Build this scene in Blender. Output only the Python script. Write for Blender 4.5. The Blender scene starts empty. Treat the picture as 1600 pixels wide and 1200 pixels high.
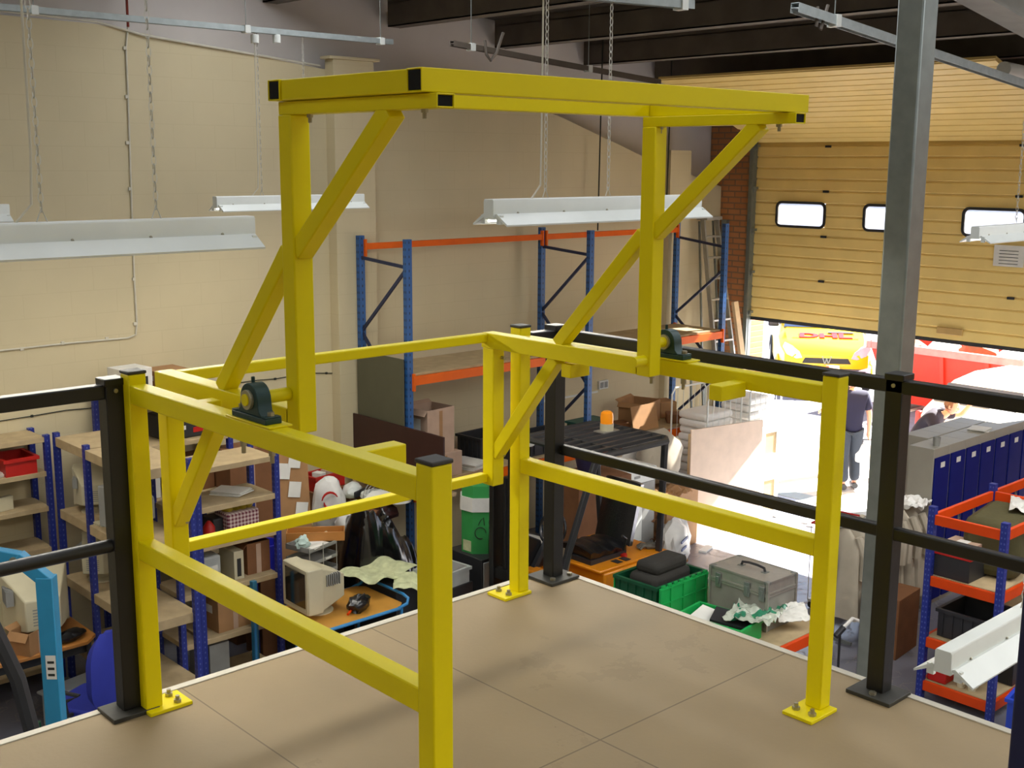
import bpy, bmesh, math, random
from math import sin, cos, pi, radians as rad
from mathutils import Vector, Matrix, noise
random.seed(7)
SC = bpy.context.scene
COL = SC.collection
# ------------------------------------------------------------------ camera
CZ = 4.832                      # eye height above the warehouse floor; the mezzanine deck is at 3.1
DK = 3.10
YAW, PITCH, ROLL, FPX = 0.8262, 0.1854, 0.0055, 1852.0
F = Vector((cos(YAW)*cos(PITCH), sin(YAW)*cos(PITCH), -sin(PITCH)))
R0 = Vector((sin(YAW), -cos(YAW), 0)); U0 = R0.cross(F)
RV = cos(ROLL)*R0 + sin(ROLL)*U0; UV = -sin(ROLL)*R0 + cos(ROLL)*U0
CAM = Vector((0, 0, CZ))
cd = bpy.data.cameras.new('camera'); cam = bpy.data.objects.new('camera', cd); COL.objects.link(cam)
cd.sensor_width = 36; cd.lens = 36*FPX/1600; cd.clip_start = 0.05; cd.clip_end = 200
m = Matrix((RV, UV, -F)).transposed().to_4x4(); m.translation = CAM; cam.matrix_world = m
SC.camera = cam
# ------------------------------------------------------------------ world, sun, exposure
SC.view_settings.view_transform = 'Standard'; SC.view_settings.look = 'None'
SC.view_settings.gamma = 1; SC.view_settings.use_curve_mapping = False
SC.view_settings.exposure = 0.0
w = bpy.data.worlds.new('sky'); SC.world = w; w.use_nodes = True
wb = w.node_tree.nodes['Background']; wb.inputs[0].default_value = (0.66, 0.78, 1.0, 1); wb.inputs[1].default_value = 2.1
sd = bpy.data.lights.new('sun', 'SUN'); sd.energy = 62; sd.angle = rad(0.6); sd.color = (1.0, .96, .9)
sun = bpy.data.objects.new('sun', sd); COL.objects.link(sun)
SUN_FROM = Vector((1.0, -0.28, 0.95))
sun.rotation_euler = SUN_FROM.to_track_quat('Z', 'Y').to_euler()
LAMP = 29.0
ROOF_FILL = 3.8                      # strength of the added roof fill

# ------------------------------------------------------------------ pixel -> place helpers (positions measured on the photo)
def ray(px, py):
    return F + RV*((px-800)/FPX) - UV*((py-600)/FPX)
def PZ(px, py, z):
    d = ray(px, py); return CAM + d*((z-CZ)/d.z)
def PY(px, py, y):
    d = ray(px, py); return CAM + d*(y/d.y)
def PX(px, py, x):
    d = ray(px, py); return CAM + d*(x/d.x)

# ------------------------------------------------------------------ materials
def lin(h):
    if isinstance(h, str):
        h = h.lstrip('#'); c = [int(h[i:i+2], 16)/255 for i in (0, 2, 4)]
    else: c = h
    return tuple((x/12.92 if x <= .04045 else ((x+.055)/1.055)**2.4) for x in c) + (1,)
MATS = {}
def mat(name, col, rough=.6, metal=0, var=.12, scale=6, bump=.0, bscale=40, coat=0, trans=0, emit=0, ecol=None, spec=None):
    if name in MATS: return MATS[name]
    m = bpy.data.materials.new(name); m.use_nodes = True; MATS[name] = m
    nt = m.node_tree; b = nt.nodes['Principled BSDF']; c = lin(col)
    b.inputs['Roughness'].default_value = rough; b.inputs['Metallic'].default_value = metal
    if spec is not None: b.inputs['Specular IOR Level'].default_value = spec
    if coat: b.inputs['Coat Weight'].default_value = coat; b.inputs['Coat Roughness'].default_value = .12
    if trans: b.inputs['Transmission Weight'].default_value = trans
    if emit:
        b.inputs['Emission Color'].default_value = ecol or c; b.inputs['Emission Strength'].default_value = emit
    tc = nt.nodes.new('ShaderNodeTexCoord')
    nz = nt.nodes.new('ShaderNodeTexNoise'); nz.inputs['Scale'].default_value = scale; nz.inputs['Detail'].default_value = 5
    nt.links.new(tc.outputs['Object'], nz.inputs['Vector'])
    mr = nt.nodes.new('ShaderNodeMapRange'); mr.inputs[1].default_value = .3; mr.inputs[2].default_value = .7
    mr.inputs[3].default_value = 1-var; mr.inputs[4].default_value = 1+var*.6
    nt.links.new(nz.outputs[0], mr.inputs[0])
    mx = nt.nodes.new('ShaderNodeVectorMath'); mx.operation = 'SCALE'; mx.inputs[0].default_value = c[:3]
    nt.links.new(mr.outputs[0], mx.inputs['Scale']); nt.links.new(mx.outputs[0], b.inputs['Base Color'])
    if bump:
        n2 = nt.nodes.new('ShaderNodeTexNoise'); n2.inputs['Scale'].default_value = bscale; n2.inputs['Detail'].default_value = 4
        nt.links.new(tc.outputs['Object'], n2.inputs['Vector'])
        bp = nt.nodes.new('ShaderNodeBump'); bp.inputs['Strength'].default_value = bump; bp.inputs['Distance'].default_value = .01
        nt.links.new(n2.outputs[0], bp.inputs['Height']); nt.links.new(bp.outputs[0], b.inputs['Normal'])
    return m
def nodes(m): return m.node_tree, m.node_tree.nodes, m.node_tree.links
def math_node(nt, op, a, b=None):
    n = nt.nodes.new('ShaderNodeMath'); n.operation = op
    for i, v in enumerate((a, b)):
        if v is None: continue
        if isinstance(v, (int, float)): n.inputs[i].default_value = v
        else: nt.links.new(v, n.inputs[i])
    return n.outputs[0]
def mixcol(nt, fac, a, b):
    n = nt.nodes.new('ShaderNodeMix'); n.data_type = 'RGBA'
    if isinstance(fac, float): n.inputs[0].default_value = fac
    else: nt.links.new(fac, n.inputs[0])
    for i, v in ((6, a), (7, b)):
        if isinstance(v, tuple): n.inputs[i].default_value = v
        else: nt.links.new(v, n.inputs[i])
    return n.outputs[2]
def objco(nt):
    tc = nt.nodes.new('ShaderNodeTexCoord'); s = nt.nodes.new('ShaderNodeSeparateXYZ'); nt.links.new(tc.outputs['Object'], s.inputs[0])
    return tc, s
def basein(m):
    nt = m.node_tree; b = nt.nodes['Principled BSDF']; l = b.inputs['Base Color'].links[0].from_socket
    return nt, b, l
# painted blockwork: brick joints laid along a chosen horizontal axis
def blockwall(name, col, mort, ax, bw, bh, joint, strength, rough=.7, var=.08, colvar=0.0, col2=None):
    m = mat(name, col, rough, var=var, scale=1.2); nt, b, base = basein(m)
    tc, s = objco(nt); cb = nt.nodes.new('ShaderNodeCombineXYZ')
    nt.links.new(s.outputs['XYZ'.index(ax)], cb.inputs[0]); nt.links.new(s.outputs[2], cb.inputs[1])
    br = nt.nodes.new('ShaderNodeTexBrick'); br.inputs['Scale'].default_value = 1
    br.inputs['Brick Width'].default_value = bw; br.inputs['Row Height'].default_value = bh; br.inputs['Mortar Size'].default_value = joint
    br.inputs['Mortar Smooth'].default_value = .3
    br.inputs['Color1'].default_value = lin(col); br.inputs['Color2'].default_value = lin(col2 or col); br.inputs['Mortar'].default_value = lin(mort)
    nt.links.new(cb.outputs[0], br.inputs['Vector'])
    nz = nt.nodes.new('ShaderNodeTexNoise'); nz.inputs['Scale'].default_value = .9; nz.inputs['Detail'].default_value = 3
    nt.links.new(tc.outputs['Object'], nz.inputs['Vector'])
    fac = math_node(nt, 'MULTIPLY', br.outputs['Fac'], nz.outputs[0]) if strength < 1 else br.outputs['Fac']
    if strength < 1: fac = math_node(nt, 'MULTIPLY', fac, strength*2)
    bc = mixcol(nt, colvar, base, br.outputs['Color']) if colvar else base
    nt.links.new(mixcol(nt, fac, bc, lin(mort)), b.inputs['Base Color'])
    bp = nt.nodes.new('ShaderNodeBump'); bp.invert = True; bp.inputs['Strength'].default_value = .5*min(1, strength+.2); bp.inputs['Distance'].default_value = .01
    nt.links.new(fac, bp.inputs['Height']); nt.links.new(bp.outputs[0], b.inputs['Normal'])
    return m
# perforated rack upright: rows of slots down the faces
def slotmat(name, col, slot, pitch, rough=.45):
    m = mat(name, col, rough, var=.15); nt, b, base = basein(m)
    tc, s = objco(nt)
    fz = math_node(nt, 'FRACT', math_node(nt, 'DIVIDE', s.outputs[2], pitch))
    mz = math_node(nt, 'LESS_THAN', fz, .34)
    mxx = math_node(nt, 'LESS_THAN', math_node(nt, 'ABSOLUTE', s.outputs[0]), .006)
    myy = math_node(nt, 'LESS_THAN', math_node(nt, 'ABSOLUTE', math_node(nt, 'SUBTRACT', math_node(nt, 'ABSOLUTE', s.outputs[1]), .014)), .006)
    hm = math_node(nt, 'MULTIPLY', mz, math_node(nt, 'MAXIMUM', mxx, myy))
    nt.links.new(mixcol(nt, hm, base, lin(slot)), b.inputs['Base Color'])
    return m

M = {}
M['yellow'] = mat('yellow_paint', '#ead800', .42, var=.03, scale=3, spec=.28, bump=.03, bscale=18)
M['black'] = mat('black_paint', '#151412', .38, var=.25, scale=8, bump=.05)
M['blackplate'] = mat('worn_black_plate', '#3a3934', .5, .2, var=.35, scale=14)
M['guard'] = mat('guard_paint', '#323232', .45, var=.1)
M['cap'] = mat('grey_plastic_cap', '#35322e', .55)
M['hollow'] = mat('tube_inside', '#0a0a08', .9)  # black plugs in tube ends, standing for their dark insides
M['bolt'] = mat('zinc_bolt', '#a9a390', .35, .8)
M['bearing'] = mat('green_cast_iron', '#1e3d3a', .38, .2, var=.15, bump=.1)
M['bearing_steel'] = mat('bearing_steel', '#b0a98c', .4, .6)
M['galv'] = mat('galvanised_steel', '#8b918d', .38, .65, var=.12, scale=12)
M['tray'] = mat('galvanised_tray', '#a9b2b2', .42, .5, var=.12, scale=20)
M['white_enamel'] = mat('white_enamel', '#d9dcd6', .35, var=.04)
M['tube_glow'] = mat('fluorescent_glow', '#ffffff', .4, emit=9, ecol=(1, .97, .9, 1))
M['chain'] = mat('chain_steel', '#c9c7bd', .4, .4)
M['cable'] = mat('white_cable', '#c8c3b2', .6)
M['redcable'] = mat('red_cable', '#7c2a1c', .6)
M['wall'] = blockwall('cream_blockwork', '#c8bb98', '#ab9c78', 'X', .45, .225, .005, .14, var=.06)
M['wally'] = blockwall('cream_blockwork_side', '#cdbf9c', '#ab9c78', 'Y', .45, .225, .005, .16, var=.06)
M['brick'] = blockwall('brown_brick', '#c08050', '#8c6c50', 'Y', .225, .085, .012, 1, .8, var=.25, colvar=.5, col2='#a9683e')
M['clad'] = mat('grey_cladding', '#d0cac6', .6, var=.08, scale=1)
M['ceil'] = mat('dark_roof_sheet', '#57514b', .8, var=.2, scale=2)
M['purlin'] = mat('brown_grey_steel', '#635a50', .6, .1, var=.25, scale=3)
M['purlin_edge'] = mat('pale_steel_lip', '#9a948c', .5, .1)  # paler than the purlin: light on the flange edge put into the colour
M['rafter'] = mat('pale_grey_rafter', '#87857e', .6, .1)
M['deck'] = mat('chipboard_deck', '#94805f', .62, var=.10, scale=2.2, bump=.05, bscale=60)
M['trimw'] = mat('pale_edge_trim', '#c9c3b4', .45, .1, var=.08)
M['chip'] = mat('chipboard', '#b09b76', .75, var=.14, scale=9, bump=.08)
M['blue'] = slotmat('blue_upright', '#1a2a80', '#4a579c', .05)
M['blueplain'] = mat('blue_paint', '#22318a', .45)
M['rackblue'] = slotmat('rack_blue_upright', '#27568e', '#101a2c', .075)
M['rackbrace'] = mat('dark_blue_brace', '#2b3350', .5, .2)
M['orange'] = mat('orange_beam', '#cf4208', .5, var=.08, spec=.25)
M['rackorange'] = mat('rack_beam_orange', '#dd5f06', .5, var=.08, spec=.25)
M['lblue'] = mat('light_blue_paint', '#2b86b0', .38, var=.1)
M['tblue'] = mat('trolley_blue_paint', '#2f7fb8', .38)
M['beigepl'] = mat('beige_plastic', '#c3bb9d', .5, var=.06)
M['greypl'] = mat('grey_plastic', '#8d8d88', .5)
M['dgrey'] = mat('dark_grey_plastic', '#26272a', .5)
M['screen'] = mat('dark_glass', '#23251f', .12, coat=.5)
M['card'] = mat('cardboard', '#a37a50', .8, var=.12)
M['carddark'] = mat('shaded_cardboard', '#7c5231', .8, var=.15)  # darker brown for cartons and scrap
M['cardpink'] = mat('pale_cardboard', '#b69a84', .8, var=.1)
M['paper'] = mat('white_paper', '#dcdad2', .7, var=.08)
M['brownpanel'] = mat('dark_brown_board', '#341510', .5, var=.1)
M['greypanel'] = mat('grey_green_board', '#55533f', .6, var=.06)
M['bag'] = mat('black_polythene', '#0b0b0c', .22, var=.2, coat=.4, bump=.5, bscale=9)
M['whitebag'] = mat('white_polythene', '#d2d0ca', .4, var=.1, bump=.5, bscale=12)
M['clear'] = mat('cloudy_plastic', '#c6cbc8', .3, trans=.35)
M['green'] = mat('green_plastic', '#16a04e', .45, var=.08)
M['binlight'] = mat('pale_green_card', '#6fbf86', .6)
M['dgreen'] = mat('dark_green_plastic', '#0c4a2e', .45)
M['bincard'] = mat('green_card', '#2f8f45', .6)
M['alu'] = mat('brushed_aluminium', '#a8a59c', .38, .55, var=.08, scale=20)
M['caseside'] = mat('grey_case_panel', '#8d8b83', .55, .2)
M['orangebody'] = mat('forklift_orange', '#d9850f', .35, var=.12, coat=.3)
M['amber'] = mat('amber_lens', '#f08a08', .2, coat=.5, emit=.25, ecol=(1, .35, .02, 1))
M['leather'] = mat('black_vinyl', '#0e0e10', .33, coat=.2, bump=.25)
M['ply'] = mat('pale_plywood', '#d8c0a8', .6, var=.08)
M['timber'] = mat('pale_timber', '#d8bc92', .6, var=.15)
M['locker'] = mat('locker_grey', '#9a9689', .5, var=.05)
M['lockblue'] = mat('locker_blue', '#171e6a', .6, var=.1, spec=.06)
M['cloth'] = mat('offwhite_cloth', '#b3a996', .9, var=.1, bump=.3, bscale=14)
M['linen'] = mat('white_linen', '#f0eee8', .85, var=.04)
M['red'] = mat('red_plastic', '#b41a12', .45)
M['redpaint'] = mat('skip_red_paint', '#d8331c', .5, var=.12)
M['pink'] = mat('weathered_pink_rim', '#c77b74', .6, var=.2)
M['chair'] = mat('blue_chair_fabric', '#26329a', .8, var=.08)
M['wood'] = mat('honey_laminate', '#b5793a', .45, var=.1)
M['wood2'] = mat('trolley_laminate', '#c08a38', .45, var=.1)
M['asphalt'] = mat('asphalt', '#77757c', .9, var=.15, scale=5)
M['vanyel'] = mat('van_yellow', '#f5cf1c', .3, coat=.5, var=.03)
M['vanred'] = mat('van_red_letters', '#c8141c', .4)
M['bumper'] = mat('grey_bumper', '#5b5a66', .5)
M['glassd'] = mat('dark_vehicle_glass', '#2e3c58', .08, coat=.6)
M['tyre'] = mat('tyre_rubber', '#17161c', .8)
M['whitepaint'] = mat('white_vehicle_paint', '#ece9e2', .3, coat=.4, var=.02)
M['skin'] = mat('skin', '#c98f74', .55, var=.06)
M['hair'] = mat('light_brown_hair', '#6b4630', .7, var=.3)
M['navy'] = mat('navy_sweater', '#0f0f30', .85, var=.15)
M['jeans'] = mat('dark_trousers', '#2c3440', .85)
M['polo'] = mat('dark_striped_top', '#1c1524', .85)
M['text'] = mat('dark_print', '#22261f', .7)
M['whiteprint'] = mat('white_print', '#e8e6e0', .6)
M['glove'] = mat('grey_suede_glove', '#6f6a60', .9)
M['map'] = mat('map_paper', '#bcc095', .75, var=.25, scale=14)
M['gingham'] = mat('gingham_cloth', '#d6c3bd', .8)
def _ging():
    nt, b, base = basein(M['gingham']); tc, s = objco(nt)
    a = math_node(nt, 'LESS_THAN', math_node(nt, 'FRACT', math_node(nt, 'MULTIPLY', math_node(nt, 'ADD', s.outputs[0], s.outputs[1]), 28)), .5)
    c = math_node(nt, 'LESS_THAN', math_node(nt, 'FRACT', math_node(nt, 'MULTIPLY', s.outputs[2], 28)), .5)
    f = math_node(nt, 'MULTIPLY', math_node(nt, 'ADD', a, c), .5)
    nt.links.new(mixcol(nt, f, base, lin('#6b2638')), b.inputs['Base Color'])
_ging()
# warehouse floor: glossy painted concrete with dark scuffs and cracks
M['floor'] = mat('painted_concrete', '#7f808b', .24, var=.14, scale=1.3, spec=.7)
def _floor():
    nt, b, base = basein(M['floor']); tc, s = objco(nt)
    v = nt.nodes.new('ShaderNodeTexVoronoi'); v.feature = 'DISTANCE_TO_EDGE'; v.inputs['Scale'].default_value = 4.2
    nz = nt.nodes.new('ShaderNodeTexNoise'); nz.inputs['Scale'].default_value = 5; nz.inputs['Detail'].default_value = 6
    nt.links.new(tc.outputs['Object'], nz.inputs['Vector'])
    ad = nt.nodes.new('ShaderNodeVectorMath'); ad.operation = 'ADD'
    sc = nt.nodes.new('ShaderNodeVectorMath'); sc.operation = 'SCALE'; sc.inputs['Scale'].default_value = .35
    nt.links.new(nz.outputs[1], sc.inputs[0]); nt.links.new(tc.outputs['Object'], ad.inputs[0]); nt.links.new(sc.outputs[0], ad.inputs[1])
    nt.links.new(ad.outputs[0], v.inputs['Vector'])
    line = math_node(nt, 'LESS_THAN', v.outputs['Distance'], .03)
    n3 = nt.nodes.new('ShaderNodeTexNoise'); n3.inputs['Scale'].default_value = 2.1
    nt.links.new(tc.outputs['Object'], n3.inputs['Vector'])
    fac = math_node(nt, 'MULTIPLY', line, math_node(nt, 'GREATER_THAN', n3.outputs[0], .52))
    fac = math_node(nt, 'MULTIPLY', fac, .6)
    nt.links.new(mixcol(nt, fac, base, lin('#4a4640')), b.inputs['Base Color'])
    rr = math_node(nt, 'ADD', math_node(nt, 'MULTIPLY', fac, .4), .22); nt.links.new(rr, b.inputs['Roughness'])
_floor()
# deck boards: thin dark seams and small marks
def _deck():
    nt, b, base = basein(M['deck']); tc, s = objco(nt)
    sx = math_node(nt, 'LESS_THAN', math_node(nt, 'ABSOLUTE', math_node(nt, 'SUBTRACT', s.outputs[0], 2.475)), .003)
    sx2 = math_node(nt, 'LESS_THAN', math_node(nt, 'ABSOLUTE', math_node(nt, 'SUBTRACT', s.outputs[0], 1.70)), .0025)
    sy = math_node(nt, 'LESS_THAN', math_node(nt, 'ABSOLUTE', math_node(nt, 'SUBTRACT', s.outputs[1], 2.28)), .003)
    lft = math_node(nt, 'LESS_THAN', s.outputs[0], 2.475)
    sm = math_node(nt, 'MAXIMUM', math_node(nt, 'MAXIMUM', sx, sx2), math_node(nt, 'MULTIPLY', sy, math_node(nt, 'GREATER_THAN', s.outputs[0], 1.7)))
    v = nt.nodes.new('ShaderNodeTexVoronoi'); v.inputs['Scale'].default_value = 3.4; nt.links.new(tc.outputs['Object'], v.inputs['Vector'])
    dots = math_node(nt, 'LESS_THAN', v.outputs['Distance'], .028)
    sm = math_node(nt, 'MULTIPLY', math_node(nt, 'MAXIMUM', sm, dots), .62)
    nz = nt.nodes.new('ShaderNodeTexNoise'); nz.inputs['Scale'].default_value = 1.7; nz.inputs['Detail'].default_value = 8; nz.inputs['Roughness'].default_value = .7
    nt.links.new(tc.outputs['Object'], nz.inputs['Vector'])
    st = math_node(nt, 'MULTIPLY', math_node(nt, 'GREATER_THAN', nz.outputs[0], .62), .12)
    nt.links.new(mixcol(nt, math_node(nt, 'MAXIMUM', sm, st), base, lin('#4e3f2d')), b.inputs['Base Color'])
_deck()
M['doorpanel'] = mat('door_cream_yellow', '#e9cc80', .42, var=.06, scale=3)

# ------------------------------------------------------------------ mesh builder
class G:
    def __init__(s): s.v = []; s.f = []
    def add(s, vs, fs):
        n = len(s.v); s.v += [tuple(v) for v in vs]; s.f += [tuple(i+n for i in f) for f in fs]; return s
    def box(s, x0, y0, z0, x1, y1, z1):
        vs = [(x, y, z) for x in (x0, x1) for y in (y0, y1) for z in (z0, z1)]
        return s.add(vs, [(0, 1, 3, 2), (4, 6, 7, 5), (0, 4, 5, 1), (2, 3, 7, 6), (0, 2, 6, 4), (1, 5, 7, 3)])
    def cbox(s, c, d, rz=0, rx=0, ry=0):
        m = Matrix.Rotation(rz, 3, 'Z') @ Matrix.Rotation(ry, 3, 'Y') @ Matrix.Rotation(rx, 3, 'X'); c = Vector(c)
        vs = [c + m @ Vector((x*d[0]/2, y*d[1]/2, z*d[2]/2)) for x in (-1, 1) for y in (-1, 1) for z in (-1, 1)]
        return s.add(vs, [(0, 1, 3, 2), (4, 6, 7, 5), (0, 4, 5, 1), (2, 3, 7, 6), (0, 2, 6, 4), (1, 5, 7, 3)])
    def frame(s, p, q, up=(0, 0, 1)):
        p, q = Vector(p), Vector(q); d = (q-p).normalized(); u = Vector(up)
        if abs(d.dot(u)) > .99: u = Vector((0, 1, 0))
        a = d.cross(u).normalized(); b = a.cross(d); return p, q, d, a, b
    def beam(s, p, q, w, h, up=(0, 0, 1), hollow=0):
        p, q, d, a, b = s.frame(p, q, up)
        if hollow:
            t = hollow
            for (ca, cb, wa, wb) in ((w/2-t/2, 0, t, h), (-w/2+t/2, 0, t, h), (0, h/2-t/2, w-2*t, t), (0, -h/2+t/2, w-2*t, t)):
                o = a*ca+b*cb; s.beam(p+o, q+o, wa, wb, up)
            return s
        vs = [e+a*x*w/2+b*y*h/2 for e in (p, q) for x, y in ((-1, -1), (1, -1), (1, 1), (-1, 1))]
        return s.add(vs, [(3, 2, 1, 0), (4, 5, 6, 7), (0, 1, 5, 4), (1, 2, 6, 5), (2, 3, 7, 6), (3, 0, 4, 7)])
    def cyl(s, p, q, r, r2=None, n=12, cap=True):
        p, q, d, a, b = s.frame(p, q); r2 = r if r2 is None else r2
        vs = [e+(a*cos(2*pi*i/n)+b*sin(2*pi*i/n))*rr for e, rr in ((p, r), (q, r2)) for i in range(n)]
        fs = [(i, (i+1) % n, n+(i+1) % n, n+i) for i in range(n)]
        if cap: fs += [tuple(range(n-1, -1, -1)), tuple(range(n, 2*n))]
        return s.add(vs, fs)
    def tube(s, pts, r, n=8, closed=False):
        pts = [Vector(p) for p in pts]; N = len(pts); rings = []; up = None
        for i, p in enumerate(pts):
            a = pts[i-1] if (i > 0 or closed) else p; c = pts[(i+1) % N] if (i < N-1 or closed) else p
            d = (c-a).normalized()
            if up is None: up = Vector((0, 0, 1)) if abs(d.z) < .9 else Vector((1, 0, 0))
            x = d.cross(up).normalized(); up = x.cross(d).normalized()
            rr = r[i] if isinstance(r, (list, tuple)) else r
            rings += [p+(x*cos(2*pi*k/n)+up*sin(2*pi*k/n))*rr for k in range(n)]
        fs = []
        for i in range(N if closed else N-1):
            j = (i+1) % N
            fs += [(i*n+k, i*n+(k+1) % n, j*n+(k+1) % n, j*n+k) for k in range(n)]
        if not closed: fs += [tuple(range(n-1, -1, -1)), tuple(range((N-1)*n, N*n))]
        return s.add(rings, fs)
    def prism(s, poly, a, b, plane='XY'):
        n = len(poly)
        def mk(u, v, w): return {'XY': (u, v, w), 'XZ': (u, w, v), 'YZ': (w, u, v)}[plane]
        vs = [mk(u, v, a) for u, v in poly]+[mk(u, v, b) for u, v in poly]
        return s.add(vs, [tuple(range(n-1, -1, -1)), tuple(range(n, 2*n))]+[(i, (i+1) % n, n+(i+1) % n, n+i) for i in range(n)])
    def lathe(s, prof, c=(0, 0, 0), n=20, sx=1, sy=1):
        c = Vector(c); vs = [(c.x+r*cos(2*pi*k/n)*sx, c.y+r*sin(2*pi*k/n)*sy, c.z+z) for r, z in prof for k in range(n)]
        fs = [(i*n+k, i*n+(k+1) % n, (i+1)*n+(k+1) % n, (i+1)*n+k) for i in range(len(prof)-1) for k in range(n)]
        fs += [tuple(range(n-1, -1, -1)), tuple(range((len(prof)-1)*n, len(prof)*n))]
        return s.add(vs, fs)
    def sheet(s, fn, nu, nv, t=.003):
        top = [Vector(fn(i/nu, j/nv)) for i in range(nu+1) for j in range(nv+1)]
        def nrm(i, j):
            a = top[min(i+1, nu)*(nv+1)+j]-top[max(i-1, 0)*(nv+1)+j]; b = top[i*(nv+1)+min(j+1, nv)]-top[i*(nv+1)+max(j-1, 0)]
            c = a.cross(b); return c.normalized() if c.length > 0 else Vector((0, 0, 1))
        bot = [top[i*(nv+1)+j]-nrm(i, j)*t for i in range(nu+1) for j in range(nv+1)]
        W = nv+1; K = (nu+1)*W; fs = []
        for i in range(nu):
            for j in range(nv):
                a, b, c, d = i*W+j, (i+1)*W+j, (i+1)*W+j+1, i*W+j+1
                fs += [(a, b, c, d), (K+d, K+c, K+b, K+a)]
        for i in range(nu): fs += [(i*W, K+i*W, K+(i+1)*W, (i+1)*W), (i*W+nv, (i+1)*W+nv, K+(i+1)*W+nv, K+i*W+nv)]
        for j in range(nv): fs += [(j, j+1, K+j+1, K+j), (nu*W+j, K+nu*W+j, K+nu*W+j+1, nu*W+j+1)]
        return s.add(top+bot, fs)
    def blob(s, c, r, seed=0, amp=.2, n=3, freq=2.0):
        bm = bmesh.new(); bmesh.ops.create_icosphere(bm, subdivisions=n, radius=1); c = Vector(c)
        vs = []
        for v in bm.verts:
            k = 1+amp*noise.noise(v.co*freq+Vector((seed*3.1, seed, 0)))+amp*.5*noise.noise(v.co*freq*2.7+Vector((0, seed*2.3, seed)))
            p = Vector((v.co.x*r[0], v.co.y*r[1], v.co.z*r[2]))*k; p.z = max(p.z, -r[2]*.8); vs.append(c+p)
        fs = [tuple(v.index for v in f.verts) for f in bm.faces]; bm.free(); return s.add(vs, fs)
    def obj(s, name, m, parent=None, bevel=0, smooth=False, loc=None, subsurf=0):
        me = bpy.data.meshes.new(name); vs = s.v
        if parent is None and loc is not None: vs = [(v[0]-loc[0], v[1]-loc[1], v[2]-loc[2]) for v in vs]
        me.from_pydata(vs, [], s.f); me.materials.append(m)
        bm = bmesh.new(); bm.from_mesh(me); bmesh.ops.recalc_face_normals(bm, faces=bm.faces[:]); bm.to_mesh(me); bm.free()
        if smooth:
            for p in me.polygons: p.use_smooth = True
            me.set_sharp_from_angle(angle=rad(38))
        o = bpy.data.objects.new(name, me); COL.objects.link(o)
        if parent: o.parent = parent
        elif loc is not None: o.location = loc
        if bevel:
            b = o.modifiers.new('bevel', 'BEVEL'); b.width = bevel; b.segments = 2; b.limit_method = 'ANGLE'; b.angle_limit = rad(50)
            for p in me.polygons: p.use_smooth = True
            me.set_sharp_from_angle(angle=rad(60))
        if subsurf: sb = o.modifiers.new('sub', 'SUBSURF'); sb.levels = sb.render_levels = subsurf
        return o
def tag(o, label=None, cat=None, group=None, kind=None):
    for k, v in (('label', label), ('category', cat), ('group', group), ('kind', kind)):
        if v: o[k] = v
    return o
def thing(name, label, cat, loc=(0, 0, 0), rz=0, group=None):
    o = bpy.data.objects.new(name, None); COL.objects.link(o); o.empty_display_size = .1
    o.location = loc; o.rotation_euler = (0, 0, rz); return tag(o, label, cat, group)
def struct(name, g, m, parent=None, bevel=0, smooth=False):
    o = g.obj(name, m, parent, bevel, smooth)
    if parent is None: o['kind'] = 'structure'
    return o
def copy_tree(o, parent=None):
    c = o.copy(); COL.objects.link(c); c.parent = parent
    for ch in [x for x in list(bpy.data.objects) if x.parent == o]: copy_tree(ch, c)
    return c
def text(name, body, size, m, parent, loc, rot, depth=.001, sx=1.0, bold=0.0):
    cu = bpy.data.curves.new(name, 'FONT'); cu.body = body; cu.size = size; cu.extrude = depth; cu.offset = bold; cu.align_x = 'CENTER'; cu.align_y = 'CENTER'
    t = bpy.data.objects.new(name, cu); COL.objects.link(t)
    dg = bpy.context.evaluated_depsgraph_get(); me = bpy.data.meshes.new_from_object(t.evaluated_get(dg))
    bpy.data.objects.remove(t); me.materials.clear(); me.materials.append(m); me.name = name
    o = bpy.data.objects.new(name, me); COL.objects.link(o); o.parent = parent; o.location = loc; o.rotation_euler = rot; o.scale = (sx, 1, 1)
    return o
def box_thing(name, label, cat, m, c, d, rz=0, bevel=.004, group=None, parts=None):
    """simple solid thing standing at c (centre of its base)"""
    o = G().box(-d[0]/2, -d[1]/2, 0, d[0]/2, d[1]/2, d[2]).obj(name, m, None, bevel); o.location = c; o.rotation_euler = (0, 0, rz)
    return tag(o, label, cat, group)
def carton(name, label, c, d, rz=0, m=None, openlid=True, lab=True, cat='box', group=None):
    """open cardboard box with flaps"""
    m = m or M['card']; t = thing(name, label, cat, c, rz, group); x, y, z = d[0]/2, d[1]/2, d[2]; w_ = .006
    g = G().box(-x, -y, 0, x, y, w_).box(-x, -y, w_, -x+w_, y, z).box(x-w_, -y, w_, x, y, z).box(-x+w_, -y, w_, x-w_, -y+w_, z).box(-x+w_, y-w_, w_, x-w_, y, z)
    if not openlid: g.box(-x, -y, z, x, y, z+w_)
    g.obj('box_body', m, t)
    if openlid:
        G().sheet(lambda u, v: (-x-.0-.05*v, -y+2*y*u, z+.002-.06*v), 1, 2, .004).obj('flap', m, t)
        G().sheet(lambda u, v: (-x+2*x*u, y+.05*v, z+.002+.03*v), 1, 2, .004).obj('flap', m, t)
    if lab: G().box(-x-.003, -y*.4, z*.55, -x-.001, y*.3, z*.8).obj('paper_label', M['paper'], t)
    G().box(-.025, -y-.002, 0, .025, -y-.0005, z*.95).obj('packing_tape', M['cardpink'] if m is not M['cardpink'] else M['card'], t)
    return t

# ================================================================== LARGE STRUCTURE
WY, WX = 11.05, 14.40          # back block wall plane, door wall plane
RX0, RY0, RTOP = -5.0, -5.0, 7.2
struct('floor', G().box(RX0, RY0, -.2, WX+.35, WY+.25, 0), M['floor'])
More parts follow.
